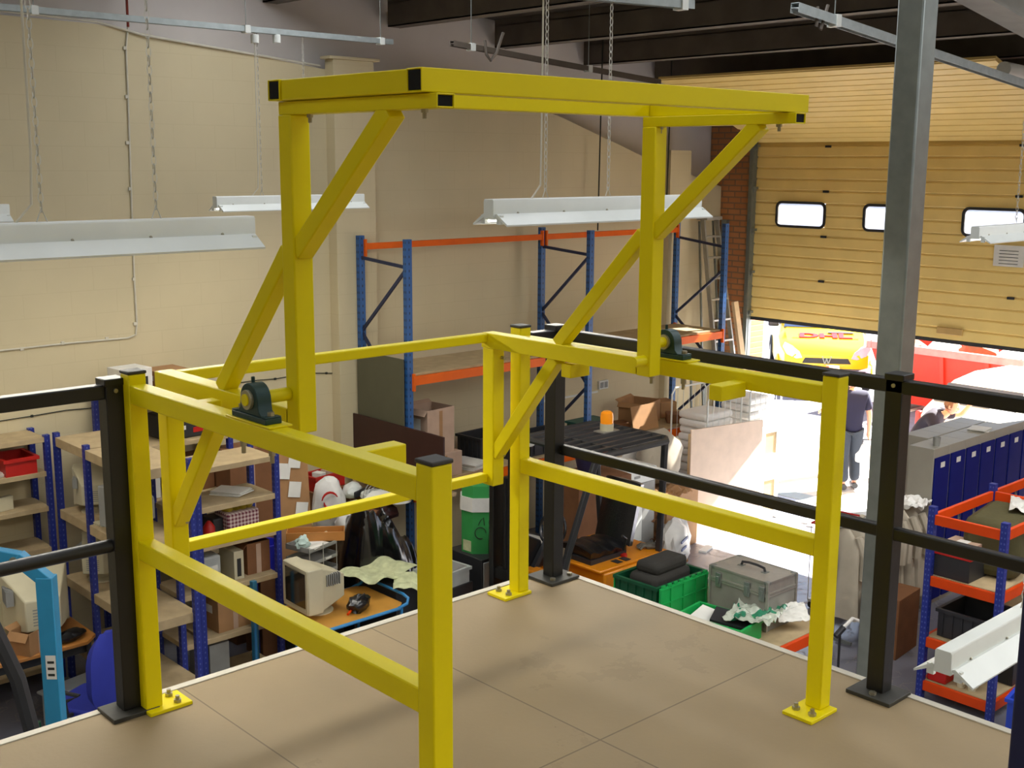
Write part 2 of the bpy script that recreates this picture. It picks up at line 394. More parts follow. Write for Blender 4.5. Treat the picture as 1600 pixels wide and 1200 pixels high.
# back wall: painted blockwork with a falling top edge, grey cladding above
top = [(RX0, 6.35), (4.0, 6.08), (4.9, 6.07), (7.4, 5.80), (9.04, 5.72), (10.94, 5.42), (12.6, 4.92), (WX+.35, 4.4)]
struct('wall_back', G().prism([(RX0, 0), (WX+.35, 0)]+top[::-1], WY, WY+.22, 'XZ'), M['wall'])
struct('wall_upper_cladding', G().box(RX0, WY+.23, 0, WX+.35, WY+.33, RTOP+.6), M['clad'])
struct('trim_1', G().tube([(RX0, WY-.01, 6.37), (4.9, WY-.01, 6.09), (5.35, WY-.03, 6.0), (7.35, WY-.01, 5.83)], .012), M['cable'])
struct('wall_pilaster', G().box(7.42, WY-.16, 0, 7.95, WY, 5.9).box(7.36, WY-.18, 5.9, 8.02, WY, 5.93), M['wall'], bevel=.004)
struct('wall_corner_pilaster', G().box(13.1, WY-.10, 0, 13.55, WY, 5.0), M['wall'])
# door wall
DY0, DY1, DTOP = 5.90, 10.42, 5.15
struct('wall_door_side', G().box(WX, DY1, 0, WX+.33, WY+.22, 6.6).box(WX, RY0, 0, WX+.33, DY0, 6.6).box(WX, DY0, DTOP+.1, WX+.33, DY1, 6.6), M['brick'])
struct('trim_2', G().box(WX-.07, DY1-.01, 0, WX-.002, DY1+.09, 5.2).box(WX-.11, DY1-.005, 0, WX-.07, DY1+.02, 5.2), M['galv'])
struct('wall_left', G().box(RX0-.3, RY0, 0, RX0, WY+.25, RTOP+.8), M['wally'])
struct('wall_near', G().box(RX0, RY0-.3, 0, WX+.35, RY0, RTOP+.8), M['wall'])
# roof sheets falling towards the door wall
def rz_(x): return 6.46-(x-10.0)*.075
struct('ceiling', G().prism([(RX0, rz_(RX0)+.08), (WX+.5, rz_(WX+.5)+.08), (WX+.5, rz_(WX+.5)+.22), (RX0, rz_(RX0)+.22)], RY0-.2, WY+.4, 'XZ'), M['ceil'])
k = 3
for x in (8.42, 10.05, 11.62, 13.05, 14.2, 6.8, 5.2, 3.6, 1.5, -.8, -3):
    zt = rz_(x)+.08
    g = G().box(x, RY0, zt-.33, x+.012, WY+.2, zt-.002).box(x, RY0, zt-.33, x+.16, WY+.2, zt-.315).box(x, RY0, zt-.08, x+.16, WY+.2, zt-.068)
    o = struct('trim_%d' % k, g, M['purlin']); k += 1
    G().box(x+.161, RY0, zt-.335, x+.168, WY+.2, zt-.29).obj('steel_lip', M['purlin_edge'], o)
ra, rb = PY(1528, 0, 4.2), PY(1600, 40, 4.2); rs = (rb.z-ra.z)/(rb.x-ra.x)
def rl(x): return ra.z+rs*(x-ra.x)
x_a, x_b = ra.x-1.2, ra.x+3.2
struct('trim_%d' % k, G().prism([(x_a, rl(x_a)), (x_b, rl(x_b)), (x_b, 6.5), (x_a, 6.9)], 4.16, 4.24, 'XZ').prism([(x_a, rl(x_a)-.02), (x_b, rl(x_b)-.02), (x_b, rl(x_b)), (x_a, rl(x_a))], 4.08, 4.32, 'XZ'), M['rafter']); k += 1
# unseen glowing rooflight strips and area lights, added to brighten deck, wall and door
roof_glow = mat('translucent_rooflight', '#e8ecec', .5, emit=ROOF_FILL*.35, ecol=(.9, .95, 1, 1))
for i, (x0, x1, y0, y1) in enumerate([(-2.7, -1.0, -4.0, 9.5), (1.7, 3.4, -4.0, 9.5), (5.4, 6.6, -4.0, 10.3), (8.65, 9.9, -4.2, 3.0), (10.25, 11.5, -4.2, 3.0), (11.85, 12.9, -4.2, 3.0)]):
    zz = rz_((x0+x1)/2)-.02
    o = struct('window_%d' % (i+1), G().box(x0, y0, zz, x1, y1, zz+.02), roof_glow)
    ld = bpy.data.lights.new('daylight', 'AREA'); ld.shape = 'RECTANGLE'; ld.size = x1-x0; ld.size_y = y1-y0; ld.energy = ROOF_FILL*(x1-x0)*(y1-y0)*(3.6 if x0 > 8 else 2.7 if x0 > 5 else .22); ld.color = (.93, .96, 1.0)
    lo = bpy.data.objects.new('daylight', ld); COL.objects.link(lo); lo.location = ((x0+x1)/2, (y0+y1)/2, zz-.01)
# mezzanine deck
ED = 3.472; EY = 3.49
struct('floor_mezzanine', G().box(-3, -3, DK-.04, ED-.03, EY-.03, DK), M['deck'])
g = G().box(ED-.03, -3, DK-.25, ED, EY, DK+.004).box(-3, EY-.03, DK-.25, ED-.03, EY, DK+.004)
struct('trim_%d' % k, g, M['trimw']); k += 1
struct('trim_%d' % k, G().box(ED-.15, -3, DK-.25, ED-.035, EY-.16, DK-.045).box(-3, EY-.15, DK-.25, ED-.035, EY-.035, DK-.045), M['blueplain']); k += 1

# sectional overhead door: ribbed panels, tilted top section, windows, hinges
door = thing('door_1', None, None); door['kind'] = 'structure'
ZB = 2.60; PH = .62
def ribbed(g, n, f):           # f(s,out) -> (x,z); s along the panel, out = relief
    prof = []
    for i in range(n):
        a = i/n; b = (i+1)/n
        prof += [(a+.001, 0), (a+.07/n, .020), (b-.16/n, .014), (b-.10/n, .0), (b-.001, 0)]
    return prof
def add_panel(name, p0, p1, ribs):
    # p0,p1 = (x,z) of the lower and upper edge; relief faces the room
    p0, p1 = Vector(p0), Vector(p1); d = p1-p0; n = Vector((-d.y, d.x)).normalized()
    if n.x > 0: n = -n
    pr = ribbed(None, ribs, None); pts = [p0+d*a+n*r for a, r in pr]
    back = [p1-n*.03, p0-n*.03]
    poly = [(p.x, p.y) for p in pts+back]
    return G().prism(poly, DY0, DY1, 'XZ').obj(name, M['doorpanel'], door)
z = ZB
while z < 5.1:
    z2 = min(z+PH, 5.13)
    if abs(z-(ZB+2*PH)) < .01:
        # window section: ribbed panel split round four openings
        wz0, wz1 = z+.115, z+.445; wy = []
        for i in range(3):
            y1 = 10.03-i*1.40; wy.append((y1-.78, y1))
        edges = [DY0]+[e for a, b in sorted(wy) for e in (a, b)]+[DY1]
        def prof(a0, a1, nrib):
            pts = [(WX-.012*r, a0+(a1-a0)*s_) for s_, r in [(q, (1 if rr else 0)) for q, rr in ribbed(None, nrib, None)]]
            return pts+[(WX+.03, a1), (WX+.03, a0)]
        g = G().prism(prof(z, wz0, 1), DY0, DY1, 'XZ').prism(prof(wz1, z2, 1), DY0, DY1, 'XZ')
        for a, b in zip(edges[0::2], edges[1::2]): g.prism(prof(wz0, wz1, 2), a, b, 'XZ')
        g.obj('door_panel', M['doorpanel'], door)
        for i, (a, b) in enumerate(wy):
            def rr(y0, y1, z0, z1, r, seg=5):
                pts = []
                for (cy, cz, a0) in ((y1-r, z1-r, 0), (y0+r, z1-r, 90), (y0+r, z0+r, 180), (y1-r, z0+r, 270)):
                    pts += [(cy+r*cos(rad(a0+90*t/seg)), cz+r*sin(rad(a0+90*t/seg))) for t in range(seg+1)]
                return pts
            o_, i_ = rr(a-.02, b+.02, wz0-.02, wz1+.02, .09), rr(a+.015, b-.015, wz0+.015, wz1-.015, .06)
            n = len(o_); vs = []; fs = []
            for x in (WX-.03, WX-.006):
                vs += [(x, p[0], p[1]) for p in o_]+[(x, p[0], p[1]) for p in i_]
            for j in range(n):
                q = (j+1) % n
                fs += [(j, q, n+q, n+j), (2*n+j, 3*n+j, 3*n+q, 2*n+q), (j, 2*n+j, 2*n+q, q), (n+j, n+q, 3*n+q, 3*n+j)]
            fr = G().add(vs, fs).obj('window_frame', M['dgrey'], door)
            pm = mat('frosted_acrylic', '#eef2ff', .25, var=.03); pm.node_tree.nodes['Principled BSDF'].inputs['Alpha'].default_value = .45
            G().prism(rr(a+.01, b-.01, wz0+.01, wz1-.01, .06), WX-.014, WX-.006, 'YZ').obj('pane', pm, fr)
    else:
        add_panel('door_panel', (WX, z), (WX, z2+.0005), 4)
    z = z2
pts = [(WX, 5.135), (WX-.30, 5.25), (WX-1.0, 5.50), (WX-1.62, 5.70), (WX-2.24, 5.90)]
for a, b in zip(pts, pts[1:]): add_panel('door_panel', a, b, 4 if (a[0]-b[0]) > .4 else 2)
g = G()
for z in (3.21, 3.83, 4.45, 5.06):
    for y in (9.2, 7.9, 6.5): g.box(WX-.028, y, z-.015, WX-.013, y+.09, z+.015)
g.obj('hinge', M['dgrey'], door)
g = G()
for z in (2.66, 3.25, 3.86, 4.46, 5.06): g.box(WX-.09, DY1-.05, z, WX-.013, DY1+.01, z+.035).cyl((WX-.06, DY1-.03, z-.02), (WX-.06, DY1+.03, z-.02), .022)
g.obj('roller', M['galv'], door)
G().box(WX-.022, DY0, ZB-.04, WX+.012, DY1, ZB+.004).obj('rubber_seal', M['dgrey'], door)
G().cbox((WX-.03, 7.3, 2.72), (.03, .35, .09)).obj('door_handle', mat('tan_handle', '#b8965a', .5), door, bevel=.008)
p = PX(1578, 400, WX)
pn = tag(G().box(-.008, -.19, -.13, 0, .19, .13).obj('paper_notice', M['paper'], None, loc=None), 'white printed notice stuck on the roller door beneath its windows', 'notice'); pn.location = (WX-.026, p.y, p.z)
for i in range(5): G().box(-.0095, -.12, .06-.04*i, -.0082, .12, .067-.04*i).obj('printed_line', M['text'], pn)

# ================================================================== YELLOW PALLET GATE
PS = .057
def base_plate(t, c, m, x0, x1, y0, y1, bolts, bm='bolt'):
    bp = G().box(x0, y0, 0, x1, y1, .012).obj('base_plate', m, t, bevel=.002)
    for bx, by in bolts:
        G().cyl((bx, by, .012), (bx, by, .022), .013, n=6).cyl((bx, by, .022), (bx, by, .034), .007, n=8).obj('anchor_bolt', M[bm], bp)
def side_frame(name, label, X, y0, y1, side, by):
    """two posts with rails between; X = frame centre line, side = +1 when the gate lies on the +x side"""
    t = thing(name, label, 'gate frame', (X, (y0+y1)/2, DK)); h = PS/2; yo = (y0+y1)/2; a, b = y0-yo, y1-yo
    for i, y in enumerate((a, b)):
        p = G().box(-h, y-h, .012, h, y+h, 1.094).obj('post', M['yellow'], t, bevel=.004)
        G().box(-h-.002, y-h-.002, 1.094, h+.002, y+h+.002, 1.104).obj('end_cap', M['cap'], p, bevel=.003)
    rail = G().box(-h+.001, a+h, 1.006, h-.001, b-h, 1.063).obj('top_rail', M['yellow'], t, bevel=.004)
    G().box(-h+.003, a+h, .512, h-.003, b-h, .572).obj('mid_rail', M['yellow'], t, bevel=.004)
    yb = by-yo
    G().box(-h-.001, yb-.11, 1.063, h+.012, yb+.11, 1.069).obj('bearing_plate', M['yellow'], t, bevel=.002)
    # pillow block bearing
    z = 1.069
    g = G().box(-.024, yb-.085, z, .024, yb+.085, z+.016).box(-.024, yb-.085, z+.016, .024, yb-.062, z+.020).box(-.024, yb+.062, z+.016, .024, yb+.085, z+.020)
    poly = [(yb-.062, z+.016), (yb-.046, z+.03), (yb-.043, z+.055)]+[(yb-.043*cos(rad(q)), z+.055+.043*sin(rad(q))) for q in range(15, 180, 15)]+[(yb+.043, z+.055), (yb+.046, z+.03), (yb+.062, z+.016)]
    g.prism(poly, -.021, .021, 'YZ').cyl((0, yb+.01, z+.095), (0, yb+.01, z+.112), .005)
    be = g.obj('pillow_block_bearing', M['bearing'], t, bevel=.003)
    G().cyl((-.030, yb, z+.055), (.030, yb, z+.055), .026, n=18).obj('bearing_insert', M['bearing_steel'], be, smooth=True)
    G().cyl((-.034, yb, z+.055), (-.022, yb, z+.055), .016, n=12).obj('shaft_end', M['yellow'], be)
    for s in (-1, 1):
        G().cyl((0, yb+s*.072, z+.018), (0, yb+s*.072, z+.030), .010, n=6).obj('bearing_bolt', M['bolt'], be)
        G().cyl((0, yb+s*.072, .985), (0, yb+s*.072, 1.006), .010, n=6).cyl((0, yb+s*.072, .965), (0, yb+s*.072, .99), .006, n=8).obj('bearing_bolt', M['bolt'], be)
    return t, yo
YN, YB = 1.945, 3.385
XL, XR = 1.556, 3.15
BY = 2.67
lf, yo = side_frame('gate_side_frame', 'yellow side frame nearest the camera, carrying a dark green bearing', XL, YN-.01, YB+.005, 1, BY)
base_plate(lf, None, M['yellow'], -.03, .115, YB-yo-.055, YB-yo+.055, [(.075, YB-yo-.03), (.075, YB-yo+.03)])
base_plate(lf, None, M['yellow'], -.03, .115, YN-yo-.055, YN-yo+.055, [(.075, YN-yo-.03), (.075, YN-yo+.03)])
G().box(PS/2, 2.25-yo-.025, 1.01, PS/2+.12, 2.25-yo+.025, 1.06).obj('stop_stub', M['yellow'], lf, bevel=.003)
G().box(PS/2, 3.02-yo-.025, 1.01, PS/2+.05, 3.02-yo+.025, 1.06).obj('stop_stub', M['yellow'], lf, bevel=.003)
rf, yo = side_frame('gate_side_frame', 'yellow side frame farther from the camera, beside the shutter side of the deck', XR, YN+.01, YB-.015, -1, BY-.05)
base_plate(rf, None, M['yellow'], -.115, .03, YB-yo-.06, YB-yo+.05, [(-.075, YB-yo-.035), (-.075, YB-yo+.025)])
base_plate(rf, None, M['yellow'], -.115, .03, YN+.01-yo-.055, YN+.01-yo+.055, [(-.075, YN+.01-yo-.03), (-.075, YN+.01-yo+.03)])
G().box(-PS/2-.13, 2.29-yo-.025, .985, -PS/2, 2.29-yo+.025, 1.035).obj('stop_stub', M['yellow'], rf, bevel=.003)
G().box(-PS/2-.10, 2.99-yo-.025, .96, -PS/2, 2.99-yo+.025, 1.01).obj('stop_stub', M['yellow'], rf, bevel=.003)

gt = thing('pivoting_gate', 'large yellow swing-over gate pivoting between the two side frames, its roof frame raised', 'gate', (2.35, BY, DK))
GX = 2.35
def gp(x, y, z): return (x-GX, y-BY, z)
A = .03
for side, X in (('l', 1.685), ('r', 3.03)):
    ysh = 0 if side == 'l' else -.05
    arm_y0 = 2.655+ysh
    G().beam(gp(X, arm_y0+.031, 1.052), gp(X, 3.452+ysh*.4, 1.052), .06, .058, hollow=.004).obj('pivot_beam', M['yellow'], gt, bevel=.003)
    G().box(X-GX-.026, 3.452+ysh*.4-BY-.012, 1.027, X-GX+.026, 3.452+ysh*.4-BY-.006, 1.077).obj('tube_hollow', M['hollow'], gt)
    G().beam(gp(X, arm_y0, 1.02), gp(X, arm_y0, 1.846), .058, .058, up=(0, 1, 0)).obj('upright', M['yellow'], gt, bevel=.004)
    dp = G().beam(gp(X, 3.415+ysh*.4, .475), gp(X, 3.415+ysh*.4, 1.023), .058, .062, up=(0, 1, 0)).obj('drop_post', M['yellow'], gt, bevel=.004)
    for z in (.60, .985):
        G().cyl(gp(X+.015, 3.384+ysh*.4, z), gp(X+.015, 3.365+ysh*.4, z), .007, n=8).obj('bolt', M['bolt'], dp)
    # long diagonal from drop post to upright, then upper brace to roof member
    G().beam(gp(X, 3.395+ysh*.4, .60), gp(X, 3.07+ysh*.6, 1.025), .048, .048, up=(0, 1, .5)).obj('lower_brace', M['yellow'], gt, bevel=.004)
    G().beam(gp(X, 3.06+ysh*.6, 1.08), gp(X, arm_y0+.025, 1.50), .048, .048, up=(0, 1, .5)).obj('middle_brace', M['yellow'], gt, bevel=.004)
    G().beam(gp(X, arm_y0-.02, 1.50), gp(X, 2.235+ysh, 1.848), .048, .048, up=(0, 1, .5)).obj('upper_brace', M['yellow'], gt, bevel=.004)
    G().beam(gp(X, 2.045, 1.862), gp(X, arm_y0+.03, 1.862), .052, .032, hollow=.004).obj('roof_arm', M['yellow'], gt, bevel=.002)
    G().box(X-GX-.022, 2.050-BY, 1.850, X-GX+.022, 2.056-BY, 1.874).obj('tube_hollow', M['hollow'], gt)
    for y in (2.12, 2.58):
        G().cyl(gp(X, y, 1.848), gp(X, y, 1.825), .005, n=8).cyl(gp(X, y, 1.846), gp(X, y, 1.838), .009, n=6).obj('bolt', M['bolt'], gt)
    # shaft boss to the bearing
    if side == 'r': G().cyl(gp(X-.028, arm_y0-.005, 1.075), gp(X-.085, arm_y0-.005, 1.075), .018, n=14).obj('stub_shaft', M['yellow'], gt, smooth=True)
    xs = X-.03 if side == 'l' else X+.03; xe = XL+.03 if side == 'l' else XR-.03; by = BY if side == 'l' else BY-.05
    G().cyl(gp(xs, by, 1.124), gp(xe, by, 1.124), .018, n=14).obj('pivot_shaft', M['yellow'], gt, smooth=True)
# roof frame: two long beams and two short infills, tube ends plugged black
for y in (2.098, 2.672):
    b = G().beam(gp(1.638, y, 1.906), gp(3.105, y, 1.906), .055, .052, hollow=.004).obj('roof_beam', M['yellow'], gt, bevel=.002)
    for x in (1.644, 3.099): G().box(x-GX-.003, y-.023-BY, 1.885, x-GX+.004, y+.023-BY, 1.927).obj('tube_hollow', M['hollow'], b)
for x in (1.668, 3.07):
    G().box(x-GX-.025, 2.127-BY, 1.880, x-GX+.025, 2.643-BY, 1.931).obj('roof_infill', M['yellow'], gt, bevel=.003)
G().box(1.715-GX, 3.395-BY, 1.045, 3.0-GX, 3.435-BY, 1.080).obj('barrier_top_rail', M['yellow'], gt, bevel=.004)
G().box(1.715-GX, 3.395-BY, .487, 3.0-GX, 3.435-BY, .522).obj('barrier_low_rail', M['yellow'], gt, bevel=.004)

# ================================================================== BLACK GUARD RAILS
def rail_post(t, x, y, px0, px1, py0, py1, bolts=((-.05, -.05), (.05, .05))):
    p = G().box(x-.03, y-.03, .014, x+.03, y+.03, 1.075).obj('post', M['black'], t, bevel=.003)
    G().box(x-.034, y-.034, 1.06, x+.034, y+.034, 1.082).obj('socket_cap', M['black'], p, bevel=.003)
    bp = G().box(px0, py0, 0, px1, py1, .014).obj('base_plate', M['blackplate'], t, bevel=.002)
    for bx, by in bolts: G().cyl((x+bx, y+by, .014), (x+bx, y+by, .024), .012, n=6).obj('anchor_bolt', M['bolt'], bp)
    G().cyl((x-.031, y, 1.045), (x-.036, y, 1.045), .007, n=8).obj('grub_screw', M['bolt'], p)
    G().cyl((x, y-.031, 1.045), (x, y-.036, 1.045), .007, n=8).obj('grub_screw', M['bolt'], p)
gl = thing('guard_rail', 'black tubular guard rail along the blockwork side of the deck', 'railing', (0, 0, DK))
rail_post(gl, 1.502, 3.43, 1.42, 1.573, 3.36, 3.486, ((.04, -.05),))
rail_post(gl, -.6, 3.43, -.67, -.53, 3.36, 3.486)
G().box(-2.8, 3.408, 1.02, 1.57, 3.452, 1.064).obj('top_rail', M['black'], gl, bevel=.004)
G().cyl((-2.8, 3.43, .555), (1.52, 3.43, .555), .021, n=14).box(1.52, 3.412, .54, 1.575, 3.44, .57).obj('mid_rail', M['black'], gl, smooth=True)
gr = thing('guard_rail', 'black tubular guard rail from the deck corner along the roller-door side', 'railing', (0, 0, DK))
rail_post(gr, 3.375, 3.40, 3.29, 3.455, 3.32, 3.475, ((-.05, -.05), (.05, -.05)))
rail_post(gr, 3.405, 1.885, 3.325, 3.465, 1.80, 1.96, ((-.055, -.01),))
rail_post(gr, 3.405, -.2, 3.32, 3.465, -.28, -.12)
G().box(3.375, -1.5, 1.02, 3.418, 3.40, 1.064).box(3.22, 3.37, 1.03, 3.40, 3.42, 1.064).obj('top_rail', M['black'], gr, bevel=.004)
G().box(3.379, -1.5, .54, 3.413, 3.40, .582).obj('mid_rail', M['black'], gr, bevel=.006)

# ================================================================== STEEL COLUMN, STRUTS, CABLE TRAYS
c = thing('steel_column', 'tall galvanised box column standing just beyond the deck, in front of the roller door', 'column', (5.47, 3.06, 0))
g = G().box(-.07, -.07, .02, .07, .07, 6.1); g.obj('shaft', M['galv'], c, bevel=.01)
G().box(-.13, -.13, 0, .13, .13, .02).obj('foot_plate', M['galv'], c)
G().box(-.08, -.4, 6.1, .08, .4, 6.75).obj('head_bracket', M['purlin'], c)
def tray(name, label, p, q, cat='cable tray', hangers=(), m='tray', w_=.05, h_=.045, up=6.6):
    t = thing(name, label, cat, (0, 0, 0)); p, q = Vector(p), Vector(q)
    G().beam(p, q, w_, .004).beam(p+Vector((0, w_/2, 0)), q+Vector((0, w_/2, 0)), .003, h_).beam(p-Vector((0, w_/2, 0)), q-Vector((0, w_/2, 0)), .003, h_).beam(p+Vector((0, 0, h_/2)), q+Vector((0, 0, h_/2)), w_, .004).obj('channel', M[m], t)
    for f in hangers:
        c = p.lerp(q, f); G().cbox(c, (.05, w_+.02, h_+.02)).obj('clamp', M['white_enamel'], t)
        G().cyl(c, (c.x, c.y, rz_(c.x)+.05), .004, n=6).obj('drop_rod', M['galv'], t)
    return t
a, b = PY(-160, -2, 9.2), PY(612, 66, 9.2)
ty9 = (a.z+b.z)/2
t9 = tray('cable_tray', 'long pale steel lighting tray across the upper wall, above the small far lamp', (a.x, 9.2, a.z+.005), (b.x, 9.2, b.z), hangers=(.22, .64, .97))
for px in (398, 432):
    p = PY(px, 58, 9.2); G().cyl((p.x, 9.2, p.z+.02), (p.x, 9.2, p.z-.05), .035).obj('junction_box', M['white_enamel'], t9, bevel=.003)
a, b = PY(560, -40, 4.4), PY(1080, 8, 4.4)
tray('cable_tray', 'short end of a pale lighting tray near the top edge, over the middle lamp', (a.x, 4.4, a.z), (b.x, 4.4, b.z), hangers=(.5, .96))
a, b = PY(706, 68, 8.2), PY(1030, 128, 8.2)
s1 = tray('steel_strut', 'dark perforated strut with hook slung below the purlins behind the gate roof', a, b, 'strut', hangers=(.08, .62), m='purlin')
h = PY(760, 85, 8.15); G().tube([h+Vector((-.02, 0, .12)), h+Vector((0, 0, 0)), h+Vector((.05, 0, -.05)), h+Vector((.12, 0, .02)), h+Vector((.2, 0, .2))], .014, n=6).obj('hook', M['purlin'], s1)
a, b = PY(1242, 10, 3.7), PY(1700, 178, 3.7)
# strut runs towards the door wall and slopes gently down
a = PY(1242, 12, 4.6); b = Vector((14.3, a.y, 0)); bb = PY(1600, 132, 4.6); sl = (bb.z-a.z)/(bb.x-a.x); b = a+Vector((1, 0, sl))*(bb.x-a.x)*1.15
s2 = tray('steel_strut', 'long grey perforated strut descending past the column towards the door', a, b, 'strut', hangers=(.12,), m='tray', w_=.06, h_=.06)
h = PY(1276, 40, 4.6); G().tube([h+Vector((0, 0, .12)), h, h+Vector((.05, 0, -.02)), h+Vector((.12, 0, .14))], .012, n=6).obj('hook', M['purlin'], s2)
p = PY(1568, 108, 5.6); duct = G().cyl((p.x, p.y, p.z), (p.x+1.3, p.y, p.z-.05), .075, n=16).cyl((p.x+.5, p.y, p.z+.09), (p.x+.5, p.y, p.z+.7), .01).obj('ventilation_duct', M['white_enamel'], None, smooth=True, loc=(p.x, p.y, p.z))
tag(duct, 'round white duct under the roof at the upper corner beside the roller door', 'duct')
# wall cables
cb = thing('wall_cable', 'cream cable clipped down the blockwork then turning along it', 'cable', (0, WY, 0))
pl = [PY(200, 40, WY-.012), PY(197, 75, WY-.012), PY(200, 150, WY-.012), PY(205, 300, WY-.012), PY(210, 440, WY-.012), PY(214, 505, WY-.012), PY(212, 523, WY-.012), PY(200, 528, WY-.012), PY(100, 537, WY-.012), PY(0, 548, WY-.012), PY(-100, 557, WY-.012)]
G().tube([p-Vector((0, WY, 0)) for p in pl], .009, n=6).obj('cable_run', M['cable'], cb)
g = G()
for px, py in ((195, 75), (198, 151), (199, 223), (203, 295), (209, 436), (211, 506), (167, 529), (98, 536), (34, 545)):
    p = PY(px, py, WY-.012); g.cbox((p.x, p.y-WY, p.z), (.03, .016, .03))
g.obj('cable_clip', M['cable'], cb)
p0 = PY(197, -20, WY-.02); p1 = PY(200, 42, WY-.02)
tag(G().tube([p0-p1, (p1-p1)], .012, n=6).obj('red_cable', M['redcable'], None), 'short dark red cable at the top of the wall over the cream one', 'cable').location = p1
cb2 = thing('wall_cable', 'thin slack cable pinned low along the wall between shelving and racking', 'cable', (0, WY, 0))
pts = [PY(px, py, WY-.01) for px, py in ((-20, 661), (50, 650), (103, 641), (150, 637), (200, 628), (330, 604), (402, 594), (430, 592), (480, 583), (510, 583), (520, 583), (530, 586), (541, 583), (558, 582), (654, 562), (700, 555), (740, 549), (800, 540))]
G().tube([p-Vector((0, WY, 0)) for p in pts], .005, n=5).obj('cable_run', M['text'], cb2)
g = G()
for p in pts[1::2]: g.cbox((p.x, p.y-WY, p.z), (.022, .014, .022))
g.obj('cable_clip', M['text'], cb2)
for i, (px, y0, y1) in enumerate(((937, 186, 330), (1043, 200, 330))):
    b = PY(px-3, 360, 10.9); a = Vector((b.x+.03, 10.9, rz_(b.x)+.07))
    o = tag(G().tube([a-b, (0, 0, 0)], .010, n=5).obj('hanging_cable', M['text'], None), ['thin dark cable hanging in front of the wall behind the middle lamp', 'thin dark cable hanging near the wall corner behind the gate upright'][i], 'cable'); o.location = b

# ================================================================== LAMPS
def chain_mesh(L, pitch=.034, r=.0026, wr=.0095):
    g = G(); n = int(L/pitch)
    for i in range(n):
        z = i*pitch; ax = i % 2; pts = []
        for q in range(8):
            u = wr*cos(2*pi*q/8); v = (pitch*.62)*sin(2*pi*q/8)
            pts.append((u, 0, z+v) if ax else (0, u, z+v))
        g.tube(pts, r, n=3, closed=True)
    return g
def batten(label, x0, y, z, L, ztop, chains=(.28, .70), group='fluorescent lamps hung on chains', W=.25, H=.085, cable=True, slots=False, lamp=1.0, ang=0):
    """industrial fluorescent batten: spine, two angled reflector wings, two tubes, chains; z = bottom of the wings"""
    t = thing('strip_lamp', label, 'lamp', (x0, y, z), ang, group)
    hb = H*.60
    G().prism([(-.036, hb-.02), (.036, hb-.02), (.036, H+.035), (.030, H+.045), (-.030, H+.045), (-.036, H+.035)], 0, L, 'YZ').obj('spine', M['white_enamel'], t, bevel=.002)
    for s in (-1, 1):
        g = G().prism([(s*.030, hb+.002), (s*.034, hb-.004), (s*W/2, .0), (s*W/2+s*.002, .008), (s*.05, hb+.008)], .01, L-.01, 'YZ')
        g.obj('reflector_wing', M['white_enamel'], t)
        G().cyl((.03, s*.058, .028), (L-.03, s*.058, .028), .013, n=10).obj('fluorescent_tube', M['tube_glow'], t)
        for xh in (.025, L-.025): G().cbox((xh, s*.058, .030), (.02, .03, .045)).obj('lamp_holder', M['white_enamel'], t)
    g = G()
    for i in range(5): g.cyl((L*(.1+.2*i), -.037, hb+.012), (L*(.1+.2*i), -.043, hb+.008), .006, n=6)
    g.obj('wing_clip', M['bolt'], t)
    for f in chains:
        zc = H+.045
        G().tube([(L*f-.02, 0, zc), (L*f, 0, zc+.05), (L*f+.02, 0, zc)], .003, n=4).obj('hanger_hook', M['chain'], t)
        ch = chain_mesh(ztop-z-zc-.04).obj('chain', M['chain'], t); ch.location = (L*f, 0, zc+.055)
    if cable:
        f = chains[0]; G().tube([(L*f-.1, 0, H+.04), (L*f-.035, .0, H+.11), (L*f-.02, .012, H+.3), (L*f-.015, .012, ztop-z)], .005, n=5).obj('supply_cable', M['cable'], t)
    ld = bpy.data.lights.new('tube_light', 'AREA'); ld.shape = 'RECTANGLE'; ld.size = L*.92; ld.size_y = .16; ld.energy = LAMP*lamp; ld.color = (1.0, .93, .80)
    lo = bpy.data.objects.new('tube_light', ld); COL.objects.link(lo); lo.parent = t; lo.location = (L/2, 0, .008)
    return t
ZT = 5.87
batten('pale strip lamp hanging left of the gate, nearest the blockwork, cut by the frame edge', 1.02, 4.4, 4.475, 1.55, 5.72, (.44, .73))
p = PY(763, 353, 4.4)
batten('pale strip lamp hanging behind the middle of the gate in front of the blue rack', p.x, 4.4, p.z, 1.62, 5.73, (.24, .53))
p = PY(336, 331, 9.2)
batten('small distant strip lamp hanging behind the left upright of the gate', p.x, 9.2, p.z, 1.53, ty9, (.30, .60))
p = PY(14, 346, 9.2)
batten('distant strip lamp whose end just shows at the picture edge, behind the nearest long lamp', p.x-1.55, 9.2, p.z, 1.55, 5.9, (.3, .6))
p = PY(1522, 380, 4.4)
batten('strip lamp hanging in front of the roller door windows right of the column', p.x, 4.4, p.z, 1.55, 6.3, (.45, .8), cable=False)
p = PZ(1428, 1042, 2.82)
batten('big low strip lamp beside the deck over the orange racking', p.x, p.y-.12, 2.80, 1.6, 6.3, (.44, .85), cable=False)
for i, (x, y) in enumerate([(-2.2, 9.2), (-2.4, 4.4), (-2.2, -.6), (1.6, -1.2), (5.2, -.8), (9.0, -.6), (9.6, 8.2)]):  # more lamps out of view, added for their light
    if i == 6: continue
    batten(['strip lamp beyond the picture edge over the far end of the wall shelving', 'strip lamp beyond the picture edge in line with the nearest long lamp', 'strip lamp behind the camera on the wall shelving side', 'strip lamp behind the camera over the deck', 'strip lamp behind the camera over the orange racking side', 'strip lamp behind the camera nearest the roller door wall'][min(i, 5)], x, y, 4.47, 1.55, 6.4, (.3, .7), cable=False, lamp=.85 if x < 0 else 1.25)

